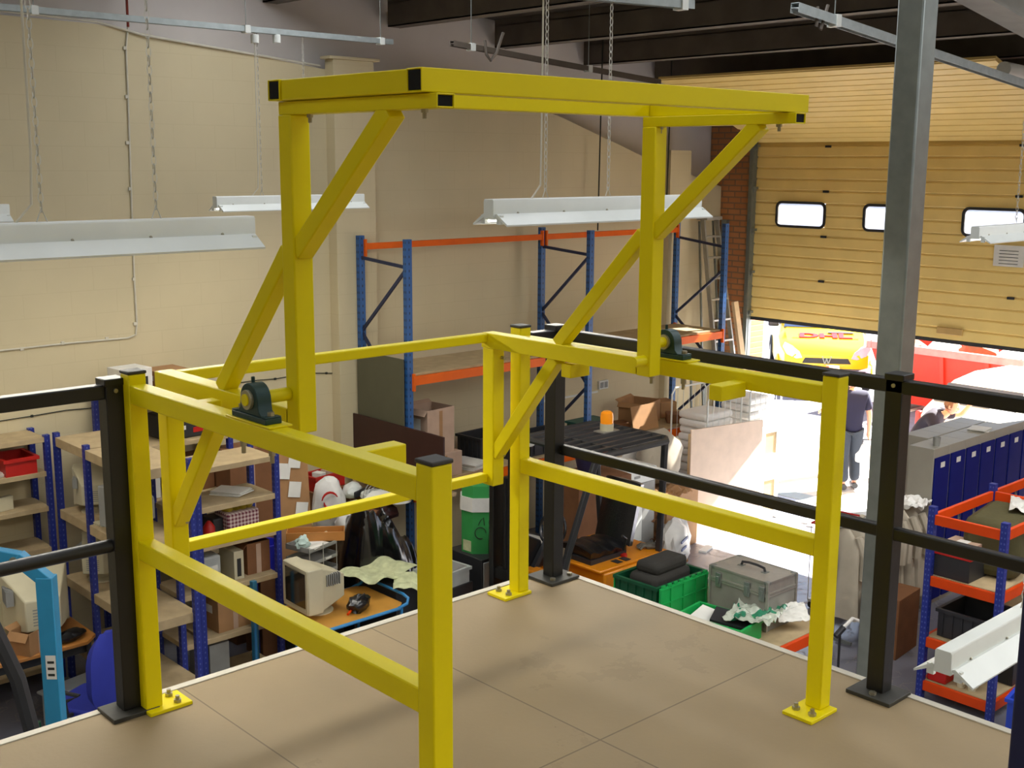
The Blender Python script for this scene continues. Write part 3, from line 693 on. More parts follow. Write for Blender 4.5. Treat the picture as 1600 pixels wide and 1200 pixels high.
# ================================================================== SHELVING AND RACKING
def upright(t, x, y, z1, m='blue', w_=.052, d=.055, z0=0, name='upright'):
    o = G().box(-w_/2, -w_/2 if m == 'blue' else -d/2, 0, w_/2, w_/2 if m == 'blue' else d/2, z1-z0).obj(name, M[m], t); o.location = (x, y, z0); return o
def boltless(name, label, x0, y0, x1, y1, levels, ztop, mids=(), axis='x', group=None, shelf='chip', th=.045):
    """blue boltless shelving with chipboard shelves"""
    mids = sorted(mids); cx, cy = (x0+x1)/2, (y0+y1)/2; t = thing(name, label, 'shelving', (cx, cy, 0), 0, group)
    xs = [x0+.02]+[m for m in mids]+[x1-.02] if axis == 'x' else [x0+.02, x1-.02]
    ys = [y0+.02]+[m for m in mids]+[y1-.02] if axis == 'y' else [y0+.02, y1-.02]
    for x in xs:
        for y in ys: upright(t, x-cx, y-cy, ztop)
    seq = xs if axis == 'x' else ys
    for z in levels:
        for a, b in zip(seq, seq[1:]):
            if axis == 'x': G().box(a-cx+.015, y0-cy, z-th, b-cx-.015, y1-cy, z).obj('shelf', M[shelf], t, bevel=.003)
            else: G().box(x0-cx, a-cy+.015, z-th, x1-cx, b-cy-.015, z).obj('shelf', M[shelf], t, bevel=.003)
    return t
# C: along the wall at the far left
boltless('wall_shelving', 'low blue and chipboard shelving standing against the blockwork at the far left', 1.9, 10.62, 4.04, 11.03, (2.34, 2.02, 1.69, 1.30, .7, .15), 2.36, mids=(2.95,))
# B: running out from the wall
boltless('chipboard_shelving', 'blue framed chipboard shelving running out from the wall behind the first black post', 4.07, 8.88, 4.56, 10.60, (2.34, 1.66, 1.02, .4), 2.38, mids=(9.93,), axis='y', th=.085)
# taller unit behind
t = boltless('chipboard_shelving', 'taller blue shelving unit behind the first yellow post, loaded with cartons', 4.62, 10.35, 5.75, 11.0, (2.16, 2.62, 1.6, 1.0), 2.68)
# A: the stepped bay in the middle
boltless('chipboard_shelving', 'blue shelving bay with pale shelves seen through the left side frame', 3.98+.6, 9.28, 5.62, 9.78, (2.16, 1.80, 1.03+.42, 1.03, .57, .1), 2.2, mids=(4.80,), th=.05)
# pallet racking at the back wall
rk = thing('pallet_rack', 'tall blue pallet racking with orange beams against the back wall', 'racking', (10.4, 10.4, 0))
RXs = (7.70, 10.50, 13.16); RF, RB = 10.0, 10.85
for x in RXs:
    for y in (RF, RB): upright(rk, x-10.4, y-10.4, 4.02, m='rackblue', w_=.075, d=.06)
    zig = [(RB, 3.78), (RF, 3.72), (RB, 2.95), (RF, 2.10), (RB, 1.3), (RF, .5)] if x < 13 else [(RB, 3.8), (RF, 3.7), (RF, 3.4), (RB, 2.7), (RF, 1.95), (RB, 1.2), (RF, .5)]
    for a, b in zip(zig, zig[1:]):
        if a[0] == b[0]: continue
        G().beam((x-10.4, a[0]-10.4, a[1]), (x-10.4, b[0]-10.4, b[1]), .022, .035).obj('brace', M['rackbrace'], rk)
for a, b in zip(RXs, RXs[1:]):
    for zb, hh in ((3.90, .07), (2.50, .10), (1.26, .10)):
        for y in ((RB,) if zb > 3.5 else (RF, RB)):
            yy = y-10.4-(.035 if y == RF else .035)
            bm_ = G().box(a-10.4+.04, yy-.02, zb-hh/2, b-10.4-.04, yy+.02, zb+hh/2).obj('beam', M['rackorange'], rk, bevel=.003)
            for e in (a+.035, b-.035): G().box(e-10.4-.012, yy-.028, zb-.11, e-10.4+.012, yy+.012, zb+.08).obj('beam_connector', M['rackorange'], bm_)
    for zb in (2.552, 1.312): G().box(a-10.4+.05, RF-10.4-.01, zb, b-10.4-.05, RB-10.4-.06, zb+.02).obj('deck_board', M['chip'], rk)
# board leaning on the rack end
o = tag(G().box(0, 0, 0, .02, .84, 1.34).obj('grey_board', M['greypanel'], None), 'tall grey green board standing against the end of the pallet rack', 'board'); o.location = (7.62, 10.00, 1.402)
o = tag(G().box(0, 0, 0, .025, 1.66, .62).obj('brown_board', M['brownpanel'], None, .003), 'dark brown laminate panel leaning along the rack end beside cartons', 'board'); o.location = (7.585, 9.28, 1.40)
# props that carry the two boards
t = thing('trestle', 'plain wooden stand under the dark brown panel behind the black sheet', 'stand', (7.6, 10.0, 0))
for y in (-.62, .7): G().box(-.15, y-.03, 0, .15, y+.03, 1.36).obj('leg', M['timber'], t)
G().box(-.16, -.72, 1.36, .16, .84, 1.40).obj('top_plank', M['timber'], t)

# ================================================================== GOODS ON THE BACK RACK
RS = 1.335
carton('cardboard_box', 'tall open carton with white label on the lower rack shelf beside the brown panel', (8.16, 10.22, RS+.27), (.42, .36, .52), .1, M['cardpink'], lab=True)
carton('cardboard_box', 'closed pale carton under the tall open carton on the rack', (8.2, 10.2, RS), (.5, .4, .265), .05, M['cardpink'], openlid=False, lab=False)
def papers(name, label, c, rz, d=(.3, .4), n=6, m='paper', cat='papers'):
    t = thing(name, label, cat, c, rz)
    for i in range(n):
        a = random.uniform(-.12, .12); G().cbox((random.uniform(-.02, .02), random.uniform(-.02, .02), .005+i*.008), (d[0], d[1], .007), a).obj('sheet', M[m], t)
    return t
papers('paper_pile', 'heap of white papers on the rack shelf right of the cartons', (8.72, 10.2, RS), .3, n=9)
def crate(name, label, c, d, rz, m, lip=.02, group=None, cat='crate', t_=.012, ribs=True):
    t = thing(name, label, cat, c, rz, group); x, y, z = d[0]/2, d[1]/2, d[2]
    g = G().box(-x, -y, 0, x, y, t_).box(-x, -y, t_, -x+t_, y, z).box(x-t_, -y, t_, x, y, z).box(-x+t_, -y, t_, x-t_, -y+t_, z).box(-x+t_, y-t_, t_, x-t_, y, z)
    g.obj('crate_body', m, t)
    if lip:
        g = G().box(-x-lip, -y-lip, z-.03, -x, y+lip, z).box(x, -y-lip, z-.03, x+lip, y+lip, z).box(-x, -y-lip, z-.03, x, -y, z).box(-x, y, z-.03, x, y+lip, z)
        g.obj('rim', m, t)
    if ribs:
        g = G()
        for i in range(5):
            u = -x+.06+(2*x-.12)*i/4; g.box(u-.006, -y-.012, .02, u+.006, -y, z-.03)
            v = -y+.05+(2*y-.1)*i/4; g.box(-x-.012, v-.006, .02, -x, v+.006, z-.03)
        g.obj('rib', m, t)
    return t
crate('storage_tote', 'black tote box at the back of the rack shelf behind the centre posts', (9.2, 10.42, RS), (.6, .4, .30), .05, M['dgrey'])
crate('storage_tote', 'wide black tray on the rack shelf behind the forklift roof', (9.95, 10.3, RS), (.75, .5, .2), 0, M['dgrey'])
# small machine with white top between posts
t = thing('desk_fan', 'white fan lying on the rack shelf between two centre posts', 'fan', (9.42, 10.05, RS+.0))
G().lathe([(.12, 0), (.12, .02), (.03, .04), (.025, .16)], n=16).obj('base', M['paper'], t, smooth=True)
G().lathe([(.05, .16), (.16, .18), (.17, .23), (.12, .27), (.02, .28)], n=18).obj('head', M['white_enamel'], t, smooth=True)
G().cyl((0, 0, .13), (0, 0, .17), .055).obj('motor', M['dgrey'], t)
t = thing('lidded_box', 'flat green lidded box on the rack shelf behind the blue upright', 'box', (11.05, 10.5, RS))
G().box(-.25, -.16, 0, .25, .16, .14).obj('tub', M['dgreen'], t, bevel=.01); G().box(-.27, -.18, .14, .27, .18, .17).obj('lid', mat('teal_plastic', '#1f5b54', .5), t, bevel=.006)
carton('cardboard_box', 'open brown carton behind the orange beacon', (12.05, 10.5, RS), (.5, .4, .30), .3, M['card'], lab=False)
o = tag(G().cbox((0, 0, .17), (.5, .012, .34), 0, rad(-12)).obj('cardboard_sheet', M['card'], None), 'upright sheet of brown cardboard propped behind the orange beacon', 'cardboard'); o.location = (11.72, 10.12, RS)
shapes = [('dark', 'dgrey'), ('pale', 'paper'), ('brown', 'carddark'), ('grey', 'greypl'), ('white', 'white_enamel')]
spots = [(10.75, 10.15, .30, .22, .06, 'dgrey', 'black flat case on the rack shelf left of the beacon', 'case'), (11.3, 10.18, .22, .2, .08, 'dgrey', 'dark tool pouch on the rack shelf beside the green box', 'pouch'),
 (12.42, 10.2, .25, .2, .12, 'carddark', 'brown packet on the rack shelf right of the beacon', 'packet'), (12.62, 10.55, .3, .25, .22, 'card', 'small brown carton at the back of the rack shelf near the cages', 'box'),
 (12.75, 10.12, .22, .3, .05, 'paper', 'white pad on the rack shelf edge near the cages', 'pad'), (12.35, 10.62, .22, .22, .24, 'whitebag', 'lumpy white bundle at the back of the rack shelf', 'bundle'),
 (10.15, 10.06, .18, .14, .07, 'paper', 'white folded cloth on the rack shelf near the black post', 'cloth'), (11.55, 10.45, .3, .2, .08, 'carddark', 'open brown tray on the rack shelf', 'tray')]
for i, (x, y, a, b, c_, m_, lb, ct) in enumerate(spots):
    if ct in ('bundle', 'pouch', 'cloth'): o = G().blob((0, 0, c_*.45), (a/2, b/2, c_/2), i, .3).obj(ct+'_item', M[m_], None, smooth=True); o.location = (x, y, RS)
    else: o = box_thing({'case': 'flat_case', 'packet': 'packet', 'box': 'small_carton', 'pad': 'paper_pad', 'tray': 'open_tray'}[ct], lb, ct, M[m_], (x, y, RS), (a, b, c_), i*.4, .006)
    tag(o, lb, ct)
# electrical fittings on the wall
t = thing('wall_socket', 'white trunking box with socket on the wall behind the beacon', 'socket', (11.88, WY, 1.80))
G().box(-.09, -.04, -.06, .09, 0, .06).obj('back_box', M['white_enamel'], t, bevel=.004); G().box(-.07, -.046, -.04, -.01, -.04, .04).box(.01, -.046, -.04, .07, -.04, .04).obj('socket_face', M['greypl'], t)
G().box(-1.5, -.02, -.10, -.1, 0, -.075).obj('trunking', M['white_enamel'], t)
t = thing('door_bell_unit', 'white wall unit with round glowing disc under the orange beam', 'wall unit', (11.55, WY, 2.25))
G().box(-.09, -.05, -.17, .09, 0, .17).obj('housing', M['white_enamel'], t, bevel=.006); G().cyl((0, -.05, 0), (0, -.065, 0), .07, n=20).obj('round_cover', M['white_enamel'], t)

# ================================================================== GOODS ON THE LEFT SHELVES
def crt(name, label, c, rz, s=1.0, m='beigepl', stand=True, ry=0):
    """CRT monitor: screen faces local -y"""
    t = thing(name, label, 'monitor', c, rz); m = M[m]; w_, h, d = .40*s, .38*s, .40*s; zb = .05*s if stand else 0
    def ring(y, sx, z0, z1): return [(-w_/2*sx, y, zb+z0*h), (w_/2*sx, y, zb+z0*h), (w_/2*sx, y, zb+z1*h), (-w_/2*sx, y, zb+z1*h)]
    g = G(); R_ = [ring(-d/2, .98, .01, .99), ring(-d/2+.02, 1, 0, 1), ring(-d/2+.13*s, 1, 0, 1), ring(-d/2+.15*s, .93, .04, .95), ring(d/2-.12*s, .72, .1, .82), ring(d/2, .5, .16, .66)]
    vs = [v for r in R_ for v in r]; fs = [(3, 2, 1, 0), tuple(range(20, 24))]
    for i in range(5):
        for j in range(4): fs.append((i*4+j, i*4+(j+1) % 4, i*4+4+(j+1) % 4, i*4+4+j))
    g.add(vs, fs).obj('housing', m, t, bevel=.008*s)
    G().sheet(lambda u, v: ((u-.5)*w_*.78, -d/2-.004-.006*(1-(2*u-1)**2), zb+h*.14+v*h*.76), 6, 4, .003).obj('screen', M['screen'], t, smooth=True)
    for a in (-1, 1): G().box(a*w_*.44-.015*s, -d/2-.006, zb+h*.08, a*w_*.44+.012*s, -d/2, zb+h*.94).obj('bezel_side', m, t)
    for z_ in (.02, .92): G().box(-w_*.46, -d/2-.006, zb+h*z_, w_*.46, -d/2, zb+h*(z_+.07)).obj('bezel_strip', m, t)
    g = G()
    for i in range(7): g.box(w_*.36-.0, -.02+i*.02*s, zb+h*.55, w_*.47, -.012+i*.02*s, zb+h*.80)
    g.obj('vent_grille', M['greypl'], t); g = G()
    for i in range(6): g.box(-w_*.15, d/2-.002, zb+h*(.25+i*.05), w_*.15, d/2+.002, zb+h*(.27+i*.05))
    g.obj('vent_grille', M['greypl'], t)
    if stand: G().lathe([(.13*s, 0), (.13*s, .012), (.06*s, .03), (.06*s, .05*s+.01)], n=18).obj('swivel_base', m, t, smooth=True)
    return t
crt('crt_monitor', 'small beige monitor turned away on the second shelf behind the first blue upright', (4.3, 10.3, 1.66), pi*.85, .95)
crt('crt_monitor', 'grey rounded monitor on the second shelf right of the second blue upright', (4.3, 9.55, 1.66), pi*1.1, .95, 'greypl')
crt('crt_monitor', 'beige monitor on the third shelf under the small beige one', (4.3, 10.25, 1.02), pi*.75, .98)
papers('keyboard_stack', 'flat white keyboards stacked on the second shelf edge', (4.30, 9.86, 1.66), .1, (.36, .13), 3, 'beigepl', 'keyboards')
# red parts bin in the corner
t = crate('parts_bin', 'red orange parts bin in the corner under the top shelf', (4.25, 10.3, 2.0), (.28, .36, .16), 0, M['red'], ribs=False)
t.location = (3.78, 10.815, 2.02)
papers('paper_pile', 'white sheets on the wall shelf left of the red bin', (3.55, 10.8, 2.02), .2, (.3, .25), 4)
t = thing('telephone', 'small white telephone base on the lower wall shelf', 'telephone', (3.62, 10.80, 1.69), .2)
G().prism([(-.08, 0), (.08, 0), (.08, .05), (-.02, .13), (-.08, .13)], -.09, .09, 'YZ').obj('body', M['beigepl'], t, bevel=.006); G().box(-.05, -.06, .085, .05, .0, .095).obj('keypad', M['greypl'], t)
o = tag(G().blob((0, 0, .03), (.11, .06, .04), 4, .3).obj('red_glove', M['red'], None, smooth=True), 'red and black glove lying on the lower wall shelf', 'glove'); o.location = (3.35, 10.78, 1.69)
o = box_thing('flat_tray', 'thin white tray under the small telephone on the wall shelf', 'tray', M['paper'], (3.08, 10.8, 1.69), (.3, .26, .02), .1)
# cartons on the taller unit
o = box_thing('cartons', 'white printed carton on the tall shelving between posts', 'box', M['paper'], (4.88, 10.7, 2.62), (.3, .3, .26), .1); o.name = 'printed_carton'
G().box(-.10, -.154, .1, .1, -.151, .18).obj('printed_panel', M['text'], o)
carton('cardboard_box', 'brown carton on the top of the tall shelving behind the first yellow post', (5.25, 10.7, 2.62), (.34, .34, .2), .05, M['card'], openlid=False)
t = thing('tool_case', 'black case with red stripe on the tall shelving seen under the top rail', 'case', (5.35, 10.62, 2.16), .05)
G().box(-.28, -.18, 0, .28, .18, .24).obj('case_body', M['dgrey'], t, bevel=.02); G().box(.02, -.186, .05, .2, -.18, .10).obj('red_stripe', M['red'], t); G().box(-.18, -.186, .09, -.06, -.18, .13).obj('white_badge', M['paper'], t)
box_thing('brown_carton', 'dark brown carton on the middle shelf of the tall unit', 'box', M['carddark'], (5.4, 10.62, 1.6), (.4, .3, .34), .1)
box_thing('white_carton', 'white carton low on the tall unit between the posts', 'box', M['paper'], (4.9, 10.65, 1.6), (.28, .3, .3), 0)
# goods on the stepped bay
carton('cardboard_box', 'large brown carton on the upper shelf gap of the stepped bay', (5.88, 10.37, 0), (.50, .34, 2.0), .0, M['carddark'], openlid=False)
papers('paper_pile', 'white papers on the second shelf of the stepped bay', (5.28, 9.55, 1.80), .5, (.22, .3), 5)
t = thing('gingham_bag', 'red and white gingham bag with yellow filling on the third shelf', 'bag', (5.30, 9.52, 1.45), 0)
G().prism([(-.16, -.13), (.17, -.13), (.17, .13), (-.16, .13)], 0, .21).obj('bag_body', M['gingham'], t, bevel=.02)
for i in range(4): G().blob((-.1+i*.07, .0, .23), (.045, .08, .05), i, .4, 2).obj('yellow_packet', mat('mustard_packet', '#b5a028', .7), t, smooth=True)
o = tag(G().lathe([(.05, 0), (.055, .02), (.055, .11), (.03, .15), (.012, .17)], n=16).obj('red_pot', M['red'], None, smooth=True), 'small red pot beside the gingham bag', 'pot'); o.location = (4.98, 9.45, 1.45)
box_thing('black_case', 'black case between the red pot and the gingham bag', 'case', M['dgrey'], (5.12, 9.58, 1.45), (.16, .2, .16), 0, .01)
t = thing('storage_jar', 'tall frosted container with white label on the fourth shelf', 'container', (4.95, 9.45, 1.03))
G().prism([(-.09, -.09), (.09, -.09), (.09, .09), (-.09, .09)], 0, .28).obj('jar_body', M['clear'], t, bevel=.02); G().box(-.06, -.096, .12, .05, -.092, .19).obj('label', M['paper'], t)
t = thing('file_boxes', 'beige upright file box with black marks on the fourth shelf', 'file box', (5.22, 9.5, 1.03)); t.name = 'file_box'
G().prism([(-.05, -.14), (.05, -.14), (.05, .14), (-.05, .14)], 0, .27).obj('file_body', M['beigepl'], t, bevel=.004); G().box(-.02, -.144, .03, .02, -.141, .2).obj('finger_slot', M['dgrey'], t)
carton('cardboard_box', 'open brown carton at the right end of the fourth shelf', (5.45, 9.55, 1.03), (.24, .3, .3), 0, M['carddark'], lab=False)
t = thing('blue_bucket', 'blue plastic bucket beside the right upright of the stepped bay', 'bucket', (5.80, 9.87, .86))
G().lathe([(.11, 0), (.14, .26), (.15, .26), (.15, .275), (.132, .275), (.105, .02)], n=22).obj('bucket_body', mat('bright_blue_plastic', '#2a2fbe', .4), t, smooth=True)
G().tube([(.15*cos(a), .15*sin(a), .25-.05*sin(a)) for a in [pi*i/10 for i in range(11)]], .004, n=5).obj('wire_handle', M['chain'], t)
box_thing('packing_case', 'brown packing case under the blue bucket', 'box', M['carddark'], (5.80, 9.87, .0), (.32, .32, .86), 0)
carton('cardboard_box', 'brown carton on the lowest shelves of the stepped bay', (5.15, 9.52, .57), (.36, .34, .3), .05, M['card'], openlid=False)
box_thing('computer_case', 'pale grey computer case on the fifth shelf of the stepped bay', 'computer', M['greypl'], (4.97, 9.53, .1), (.2, .4, .38), 0)
# leaning labelled board
t = thing('leaning_board', 'tall brown cardboard panel with stuck white papers leaning right of the stepped bay', 'cardboard', (6.30, 10.14, .6), -.2)
G().cbox((0, 0, .70), (.36, .03, 1.40), 0, rad(-6)).obj('panel', M['card'], t)
for x, z in ((.04, 1.22), (-.08, 1.12), (.02, .92), (.08, .70)): G().cbox((x, -.028+(z-.7)*.105, z), (.13, .003, .16), 0, rad(-6), rad(10)).obj('stuck_paper', M['paper'], t)
o = box_thing('low_crate', 'plain wooden crate under the leaning cardboard panel', 'crate', M['timber'], (6.32, 10.16, 0), (.28, .26, .6), 0)
# bench of clutter behind the black sheet
t = thing('work_bench', 'long bench behind the black sheet, covered with scrap', 'bench', (6.98, 10.5, 0))
G().box(-.55, -.42, 1.0, .55, .42, 1.05).obj('bench_top', M['chip'], t)
for x in (-.5, .5):
    for y in (-.37, .37): G().box(x-.03, y-.03, 0, x+.03, y+.03, 1.0).obj('leg', M['timber'], t)
t = thing('carrier_bag', 'big white carrier bag with red printed swirl beside the leaning cardboard', 'bag', (6.62, 9.98, 1.0), -.5)
G().blob((0, 0, .30), (.17, .12, .34), 11, .25, 3).obj('bag_body', M['whitebag'], t, smooth=True)
g = G()
for k in range(2):
    pts = [(.085*cos(a)*(1-.25*k)+.01, -.14-.004*k, .40+.10*sin(a)*(1-.3*k)) for a in [rad(30+150*k+i*20) for i in range(8)]]
    G().tube(pts, [.006+.008*sin(pi*i/7) for i in range(8)], n=5).obj('red_swirl', M['red'], t)
for i in range(7): g.box(-.07+i*.022, -.150, .22+.01*abs(i-3), -.056+i*.022, -.138, .245+.01*abs(i-3))
g.obj('red_lettering', M['red'], t)
t2 = tag(G().blob((0, 0, .14), (.17, .15, .17), 23, .35, 3).obj('white_sack', M['whitebag'], None, smooth=True), 'crumpled white plastic sack under the printed carrier bag', 'sack'); t2.location = (6.72, 9.70, 1.0)
crate('parts_bin', 'orange red parts bin holding small boxes on the scrap bench', (6.98, 10.62, 1.33), (.42, .25, .16), .15, M['red'], ribs=False, lip=.01)
box_thing('brown_carton', 'brown carton under the orange red parts bin on the bench', 'box', M['carddark'], (6.98, 10.62, 1.05), (.46, .34, .275), .1)
for i, (x, y, m_, lb) in enumerate([(6.92, 10.6, 'paper', 'small white packet in the orange red bin'), (7.05, 10.63, 'cardpink', 'small pale packet in the orange red bin')]):
    box_thing('small_packet', lb, 'packet', M[m_], (x, y, 1.345), (.09, .12, .16), .3)
t = thing('pedestal_fan', 'round grey fan cage lying tilted in the scrap behind the yellow rail', 'fan', (7.3, 10.10, 1.28), 0)
g = G()
for k in range(5): g.tube([(r_*cos(a), -.02-.02*k*0, r_*sin(a)) for r_ in ((.17-.035*k),) for a in [2*pi*i/22 for i in range(22)]], .005, n=4, closed=True)
g.obj('wire_cage', M['greypl'], t); G().lathe([(.16, -.01), (.15, .03), (.05, .06)], n=18).obj('back_dish', M['white_enamel'], t, smooth=True); G().cyl((0, -.04, 0), (0, .05, 0), .05).obj('motor', M['paper'], t)
o = tag(G().lathe([(.14, 0), (.13, .03), (.04, .09), (.02, .10)], n=18).obj('lamp_dish', M['paper'], None, smooth=True), 'white dished lampshade lying right of the fan cage', 'lampshade'); o.location = (7.42, 9.84, 1.25)
t = thing('helmet_visor', 'white and black visor on top of the scrap pile', 'helmet', (7.18, 10.35, 1.22), .4)
G().blob((0, 0, .08), (.13, .10, .09), 5, .15).obj('shell', M['white_enamel'], t, smooth=True); G().box(-.10, -.11, .03, .12, -.08, .10).obj('visor', M['dgrey'], t, bevel=.01)
scr = [(7.0, 10.18, 'map', 'pale green crumpled paper in the scrap pile', .17), (7.12, 9.98, 'carddark', 'crushed brown carton in the scrap pile', .13), (6.9, 10.32, 'paper', 'crushed white papers in the scrap pile', .12), (7.42, 10.5, 'carddark', 'dark crushed carton behind the visor', .16), (7.3, 9.93, 'brownpanel', 'dark maroon cloth in the scrap pile', .14)]
for i, (x, y, m_, lb, s) in enumerate(scr):
    o = tag(G().blob((0, 0, s*.5), (s, s*.8, s*.6), 30+i, .6, 2, 1.6).obj('crumpled_scrap', M[m_], None), lb, 'scrap'); o.location = (x, y, 1.05)
# black polythene heap: sheet draped over a pile
bx0, by0, bx1, by1 = 6.42, 9.20, 7.38, 9.98
def heap(u, v):
    x = bx0+(bx1-bx0)*u; y = by0+(by1-by0)*v
    e = min(u, 1-u, v, 1-v)*5; e = min(1, e)**.4
    h = .05+1.36*e*(.85+.15*sin(u*5+v*3))+.10*noise.noise(Vector((x*3, y*3, 1)))*e+.05*noise.noise(Vector((x*9, y*9, 4)))*e+.03*noise.noise(Vector((x*20, y*16, 2)))
    return (x+.05*noise.noise(Vector((x*5, y*5, 9))), y+.06*noise.noise(Vector((y*5, x*4, 3))), max(h, .01))
o = G().sheet(heap, 46, 46, .01).obj('black_sheet_heap', M['bag'], None, smooth=True); tag(o, 'big heap covered with glossy black polythene sheet behind the trolley', 'sheeting')
o2 = box_thing('covered_crates', 'dark crates stacked beneath the black polythene sheet', 'crate', M['dgrey'], (7.02, 9.62, 0), (.4, .45, .9), 0)
o = papers('newspaper', 'folded white and red newspaper on top of the black sheet', (7.0, 9.55, 1.42), .6, (.34, .3), 3, 'paper', 'newspaper')
# letter trays and wooden drawer beside it
t = thing('letter_tray_stack', 'grey stacked letter trays with wire posts beside the beige monitor', 'letter trays', (6.02, 9.38, .78), .25)
for i, z in enumerate((0, .13, .26, .39)):
    G().box(-.2, -.15, z, .2, .15, z+.006).box(-.2, -.15, z, -.19, .15, z+.05).box(.19, -.15, z, .2, .15, z+.05).box(-.2, .14, z, .2, .15, z+.05).box(-.2, -.15, z+.0, .2, -.144, z+.035).obj('tray', M['greypl'], t)
for x in (-.19, .19, 0): G().cyl((x, -.148, 0), (x, -.148, .45), .004, n=6).obj('wire_post', M['chain'], t)
G().box(.03, -.155, .27, .11, -.151, .29).obj('paper_label', M['paper'], t)
box_thing('cabinet_base', 'dark low cabinet carrying the letter trays', 'cabinet', M['dgrey'], (6.03, 9.38, 0), (.46, .34, .78), .25)
t = thing('wooden_drawer', 'shallow open wooden drawer resting on top of the letter trays', 'drawer', (6.13, 9.47, 1.20), -.62)
G().box(-.28, -.1, 0, .28, .1, .008).box(-.28, -.1, .008, .28, -.09, .09).box(-.28, .09, .008, .28, .1, .09).box(-.28, -.09, .008, -.27, .09, .09).box(.27, -.09, .008, .28, .09, .09).obj('drawer_tray', M['wood'], t, bevel=.002)
for i in range(5): G().blob((-.15+i*.06, .02*sin(i*2), .03), (.045, .04, .025), i, .5, 2).obj('loose_part', M['timber'], t)
o = tag(G().blob((0, 0, .05), (.07, .06, .065), 8, .5, 3).obj('crumpled_cloth', mat('mint_cloth', '#b9cdc4', .8), None, smooth=True), 'crumpled white and mint cloth on the top letter tray', 'cloth'); o.location = (5.88, 9.32, 1.20)
papers('paper_pile', 'untidy papers on the top letter tray', (6.0, 9.34, 1.178), .5, (.24, .2), 3)

# ================================================================== DESKS AND TROLLEY
def trolley():
    t = thing('trolley', 'blue tube framed trolley with honey coloured top carrying the beige monitor', 'trolley', (5.80, 8.78, 0), 0)
    x0, x1, y0, y1 = -.62, .62, -.38, .36
    G().prism([(x0, y0), (x1-.08, y0), (x1, y0+.08), (x1, y1-.08), (x1-.08, y1), (x0, y1)], .725, .75).obj('tray_top', M['wood2'], t, bevel=.003)
    for s in (y0, y1): G().tube([(x0, s, .735), (x1-.08, s, .735)], .016, n=8).obj('edge_tube', M['tblue'], t)
    G().tube([(x1-.1, y1, .74), (x1, y1, .76), (x1+.03, y1-.02, .80), (x1+.03, y1-.08, .82), (x1+.03, y0+.1, .82), (x1+.03, y0+.02, .80), (x1, y0, .76), (x1-.1, y0, .74)], .015, n=8).obj('push_handle', M['tblue'], t, smooth=True)
    for x in (x0+.05, x1-.05):
        for y in (y0+.02, y1-.02):
            G().cyl((x, y, .1), (x, y, .73), .015).obj('leg', M['tblue'], t)
            G().cyl((x-.015, y, .05), (x+.015, y, .05), .05, n=16).obj('castor', M['dgrey'], t)
    G().box(x0+.03, y0+.02, .2, x1-.03, y1-.02, .22).obj('lower_tray', M['wood2'], t)
    return t
trolley()
crt('crt_monitor', 'beige monitor with dark screen standing on the trolley', (5.72, 8.84, .75), -rad(92), 1.12)
t = thing('shoulder_bag', 'small black bag lying on the trolley right of the monitor', 'bag', (6.0, 8.58, .75), .4)
G().blob((0, 0, .065), (.13, .09, .085), 3, .3, 3).obj('bag_body', M['leather'], t, smooth=True); G().tube([(-.1, .0, .09), (-.03, -.03, .15), (.05, -.03, .15), (.11, 0, .1)], .008, n=5).obj('strap', M['dgrey'], t)
G().cyl((-.19, .0, .03), (-.08, .02, .04), .012).obj('orange_tag', M['orange'], t)
def maps(name, label, c, rz, d, seed, m='map'):
    o = G().sheet(lambda u, v: ((u-.5)*d[0], (v-.5)*d[1], .04*noise.noise(Vector((u*3, v*3, seed)))+.03*sin(u*9)+.05), 14, 12, .004).obj(name, M[m], None)
    o.location = c; o.rotation_euler = (0, 0, rz); return tag(o, label, 'map')
maps('road_map', 'large unfolded pale green road map spread behind the trolley', (6.52, 9.0, .86), .2, (.62, .5), 2)
maps('road_map', 'cream fold of map hanging off the end of the trolley', (6.62, 8.62, .82), .9, (.4, .3), 6)
box_thing('map_table', 'low dark table under the unfolded maps', 'table', M['dgrey'], (6.60, 8.92, 0), (.28, .6, .82), .0)
t = crate('clear_box', 'translucent plastic box behind the near yellow post', (6.98, 8.56, .78), (.42, .32, .16), .1, M['clear'], ribs=False)
for i in range(4): o = tag(G().blob((0, 0, .04), (.06, .05, .04), i+40, .5, 2).obj('small_part', M['red' if i % 2 else 'paper'], None), 'small red or white part inside the translucent box', 'part', 'loose parts in the translucent box'); o.location = (6.86+.08*i, 8.56, .795)
box_thing('side_table', 'dark side table under the translucent box', 'table', M['dgrey'], (6.98, 8.56, 0), (.48, .36, .78), .1)
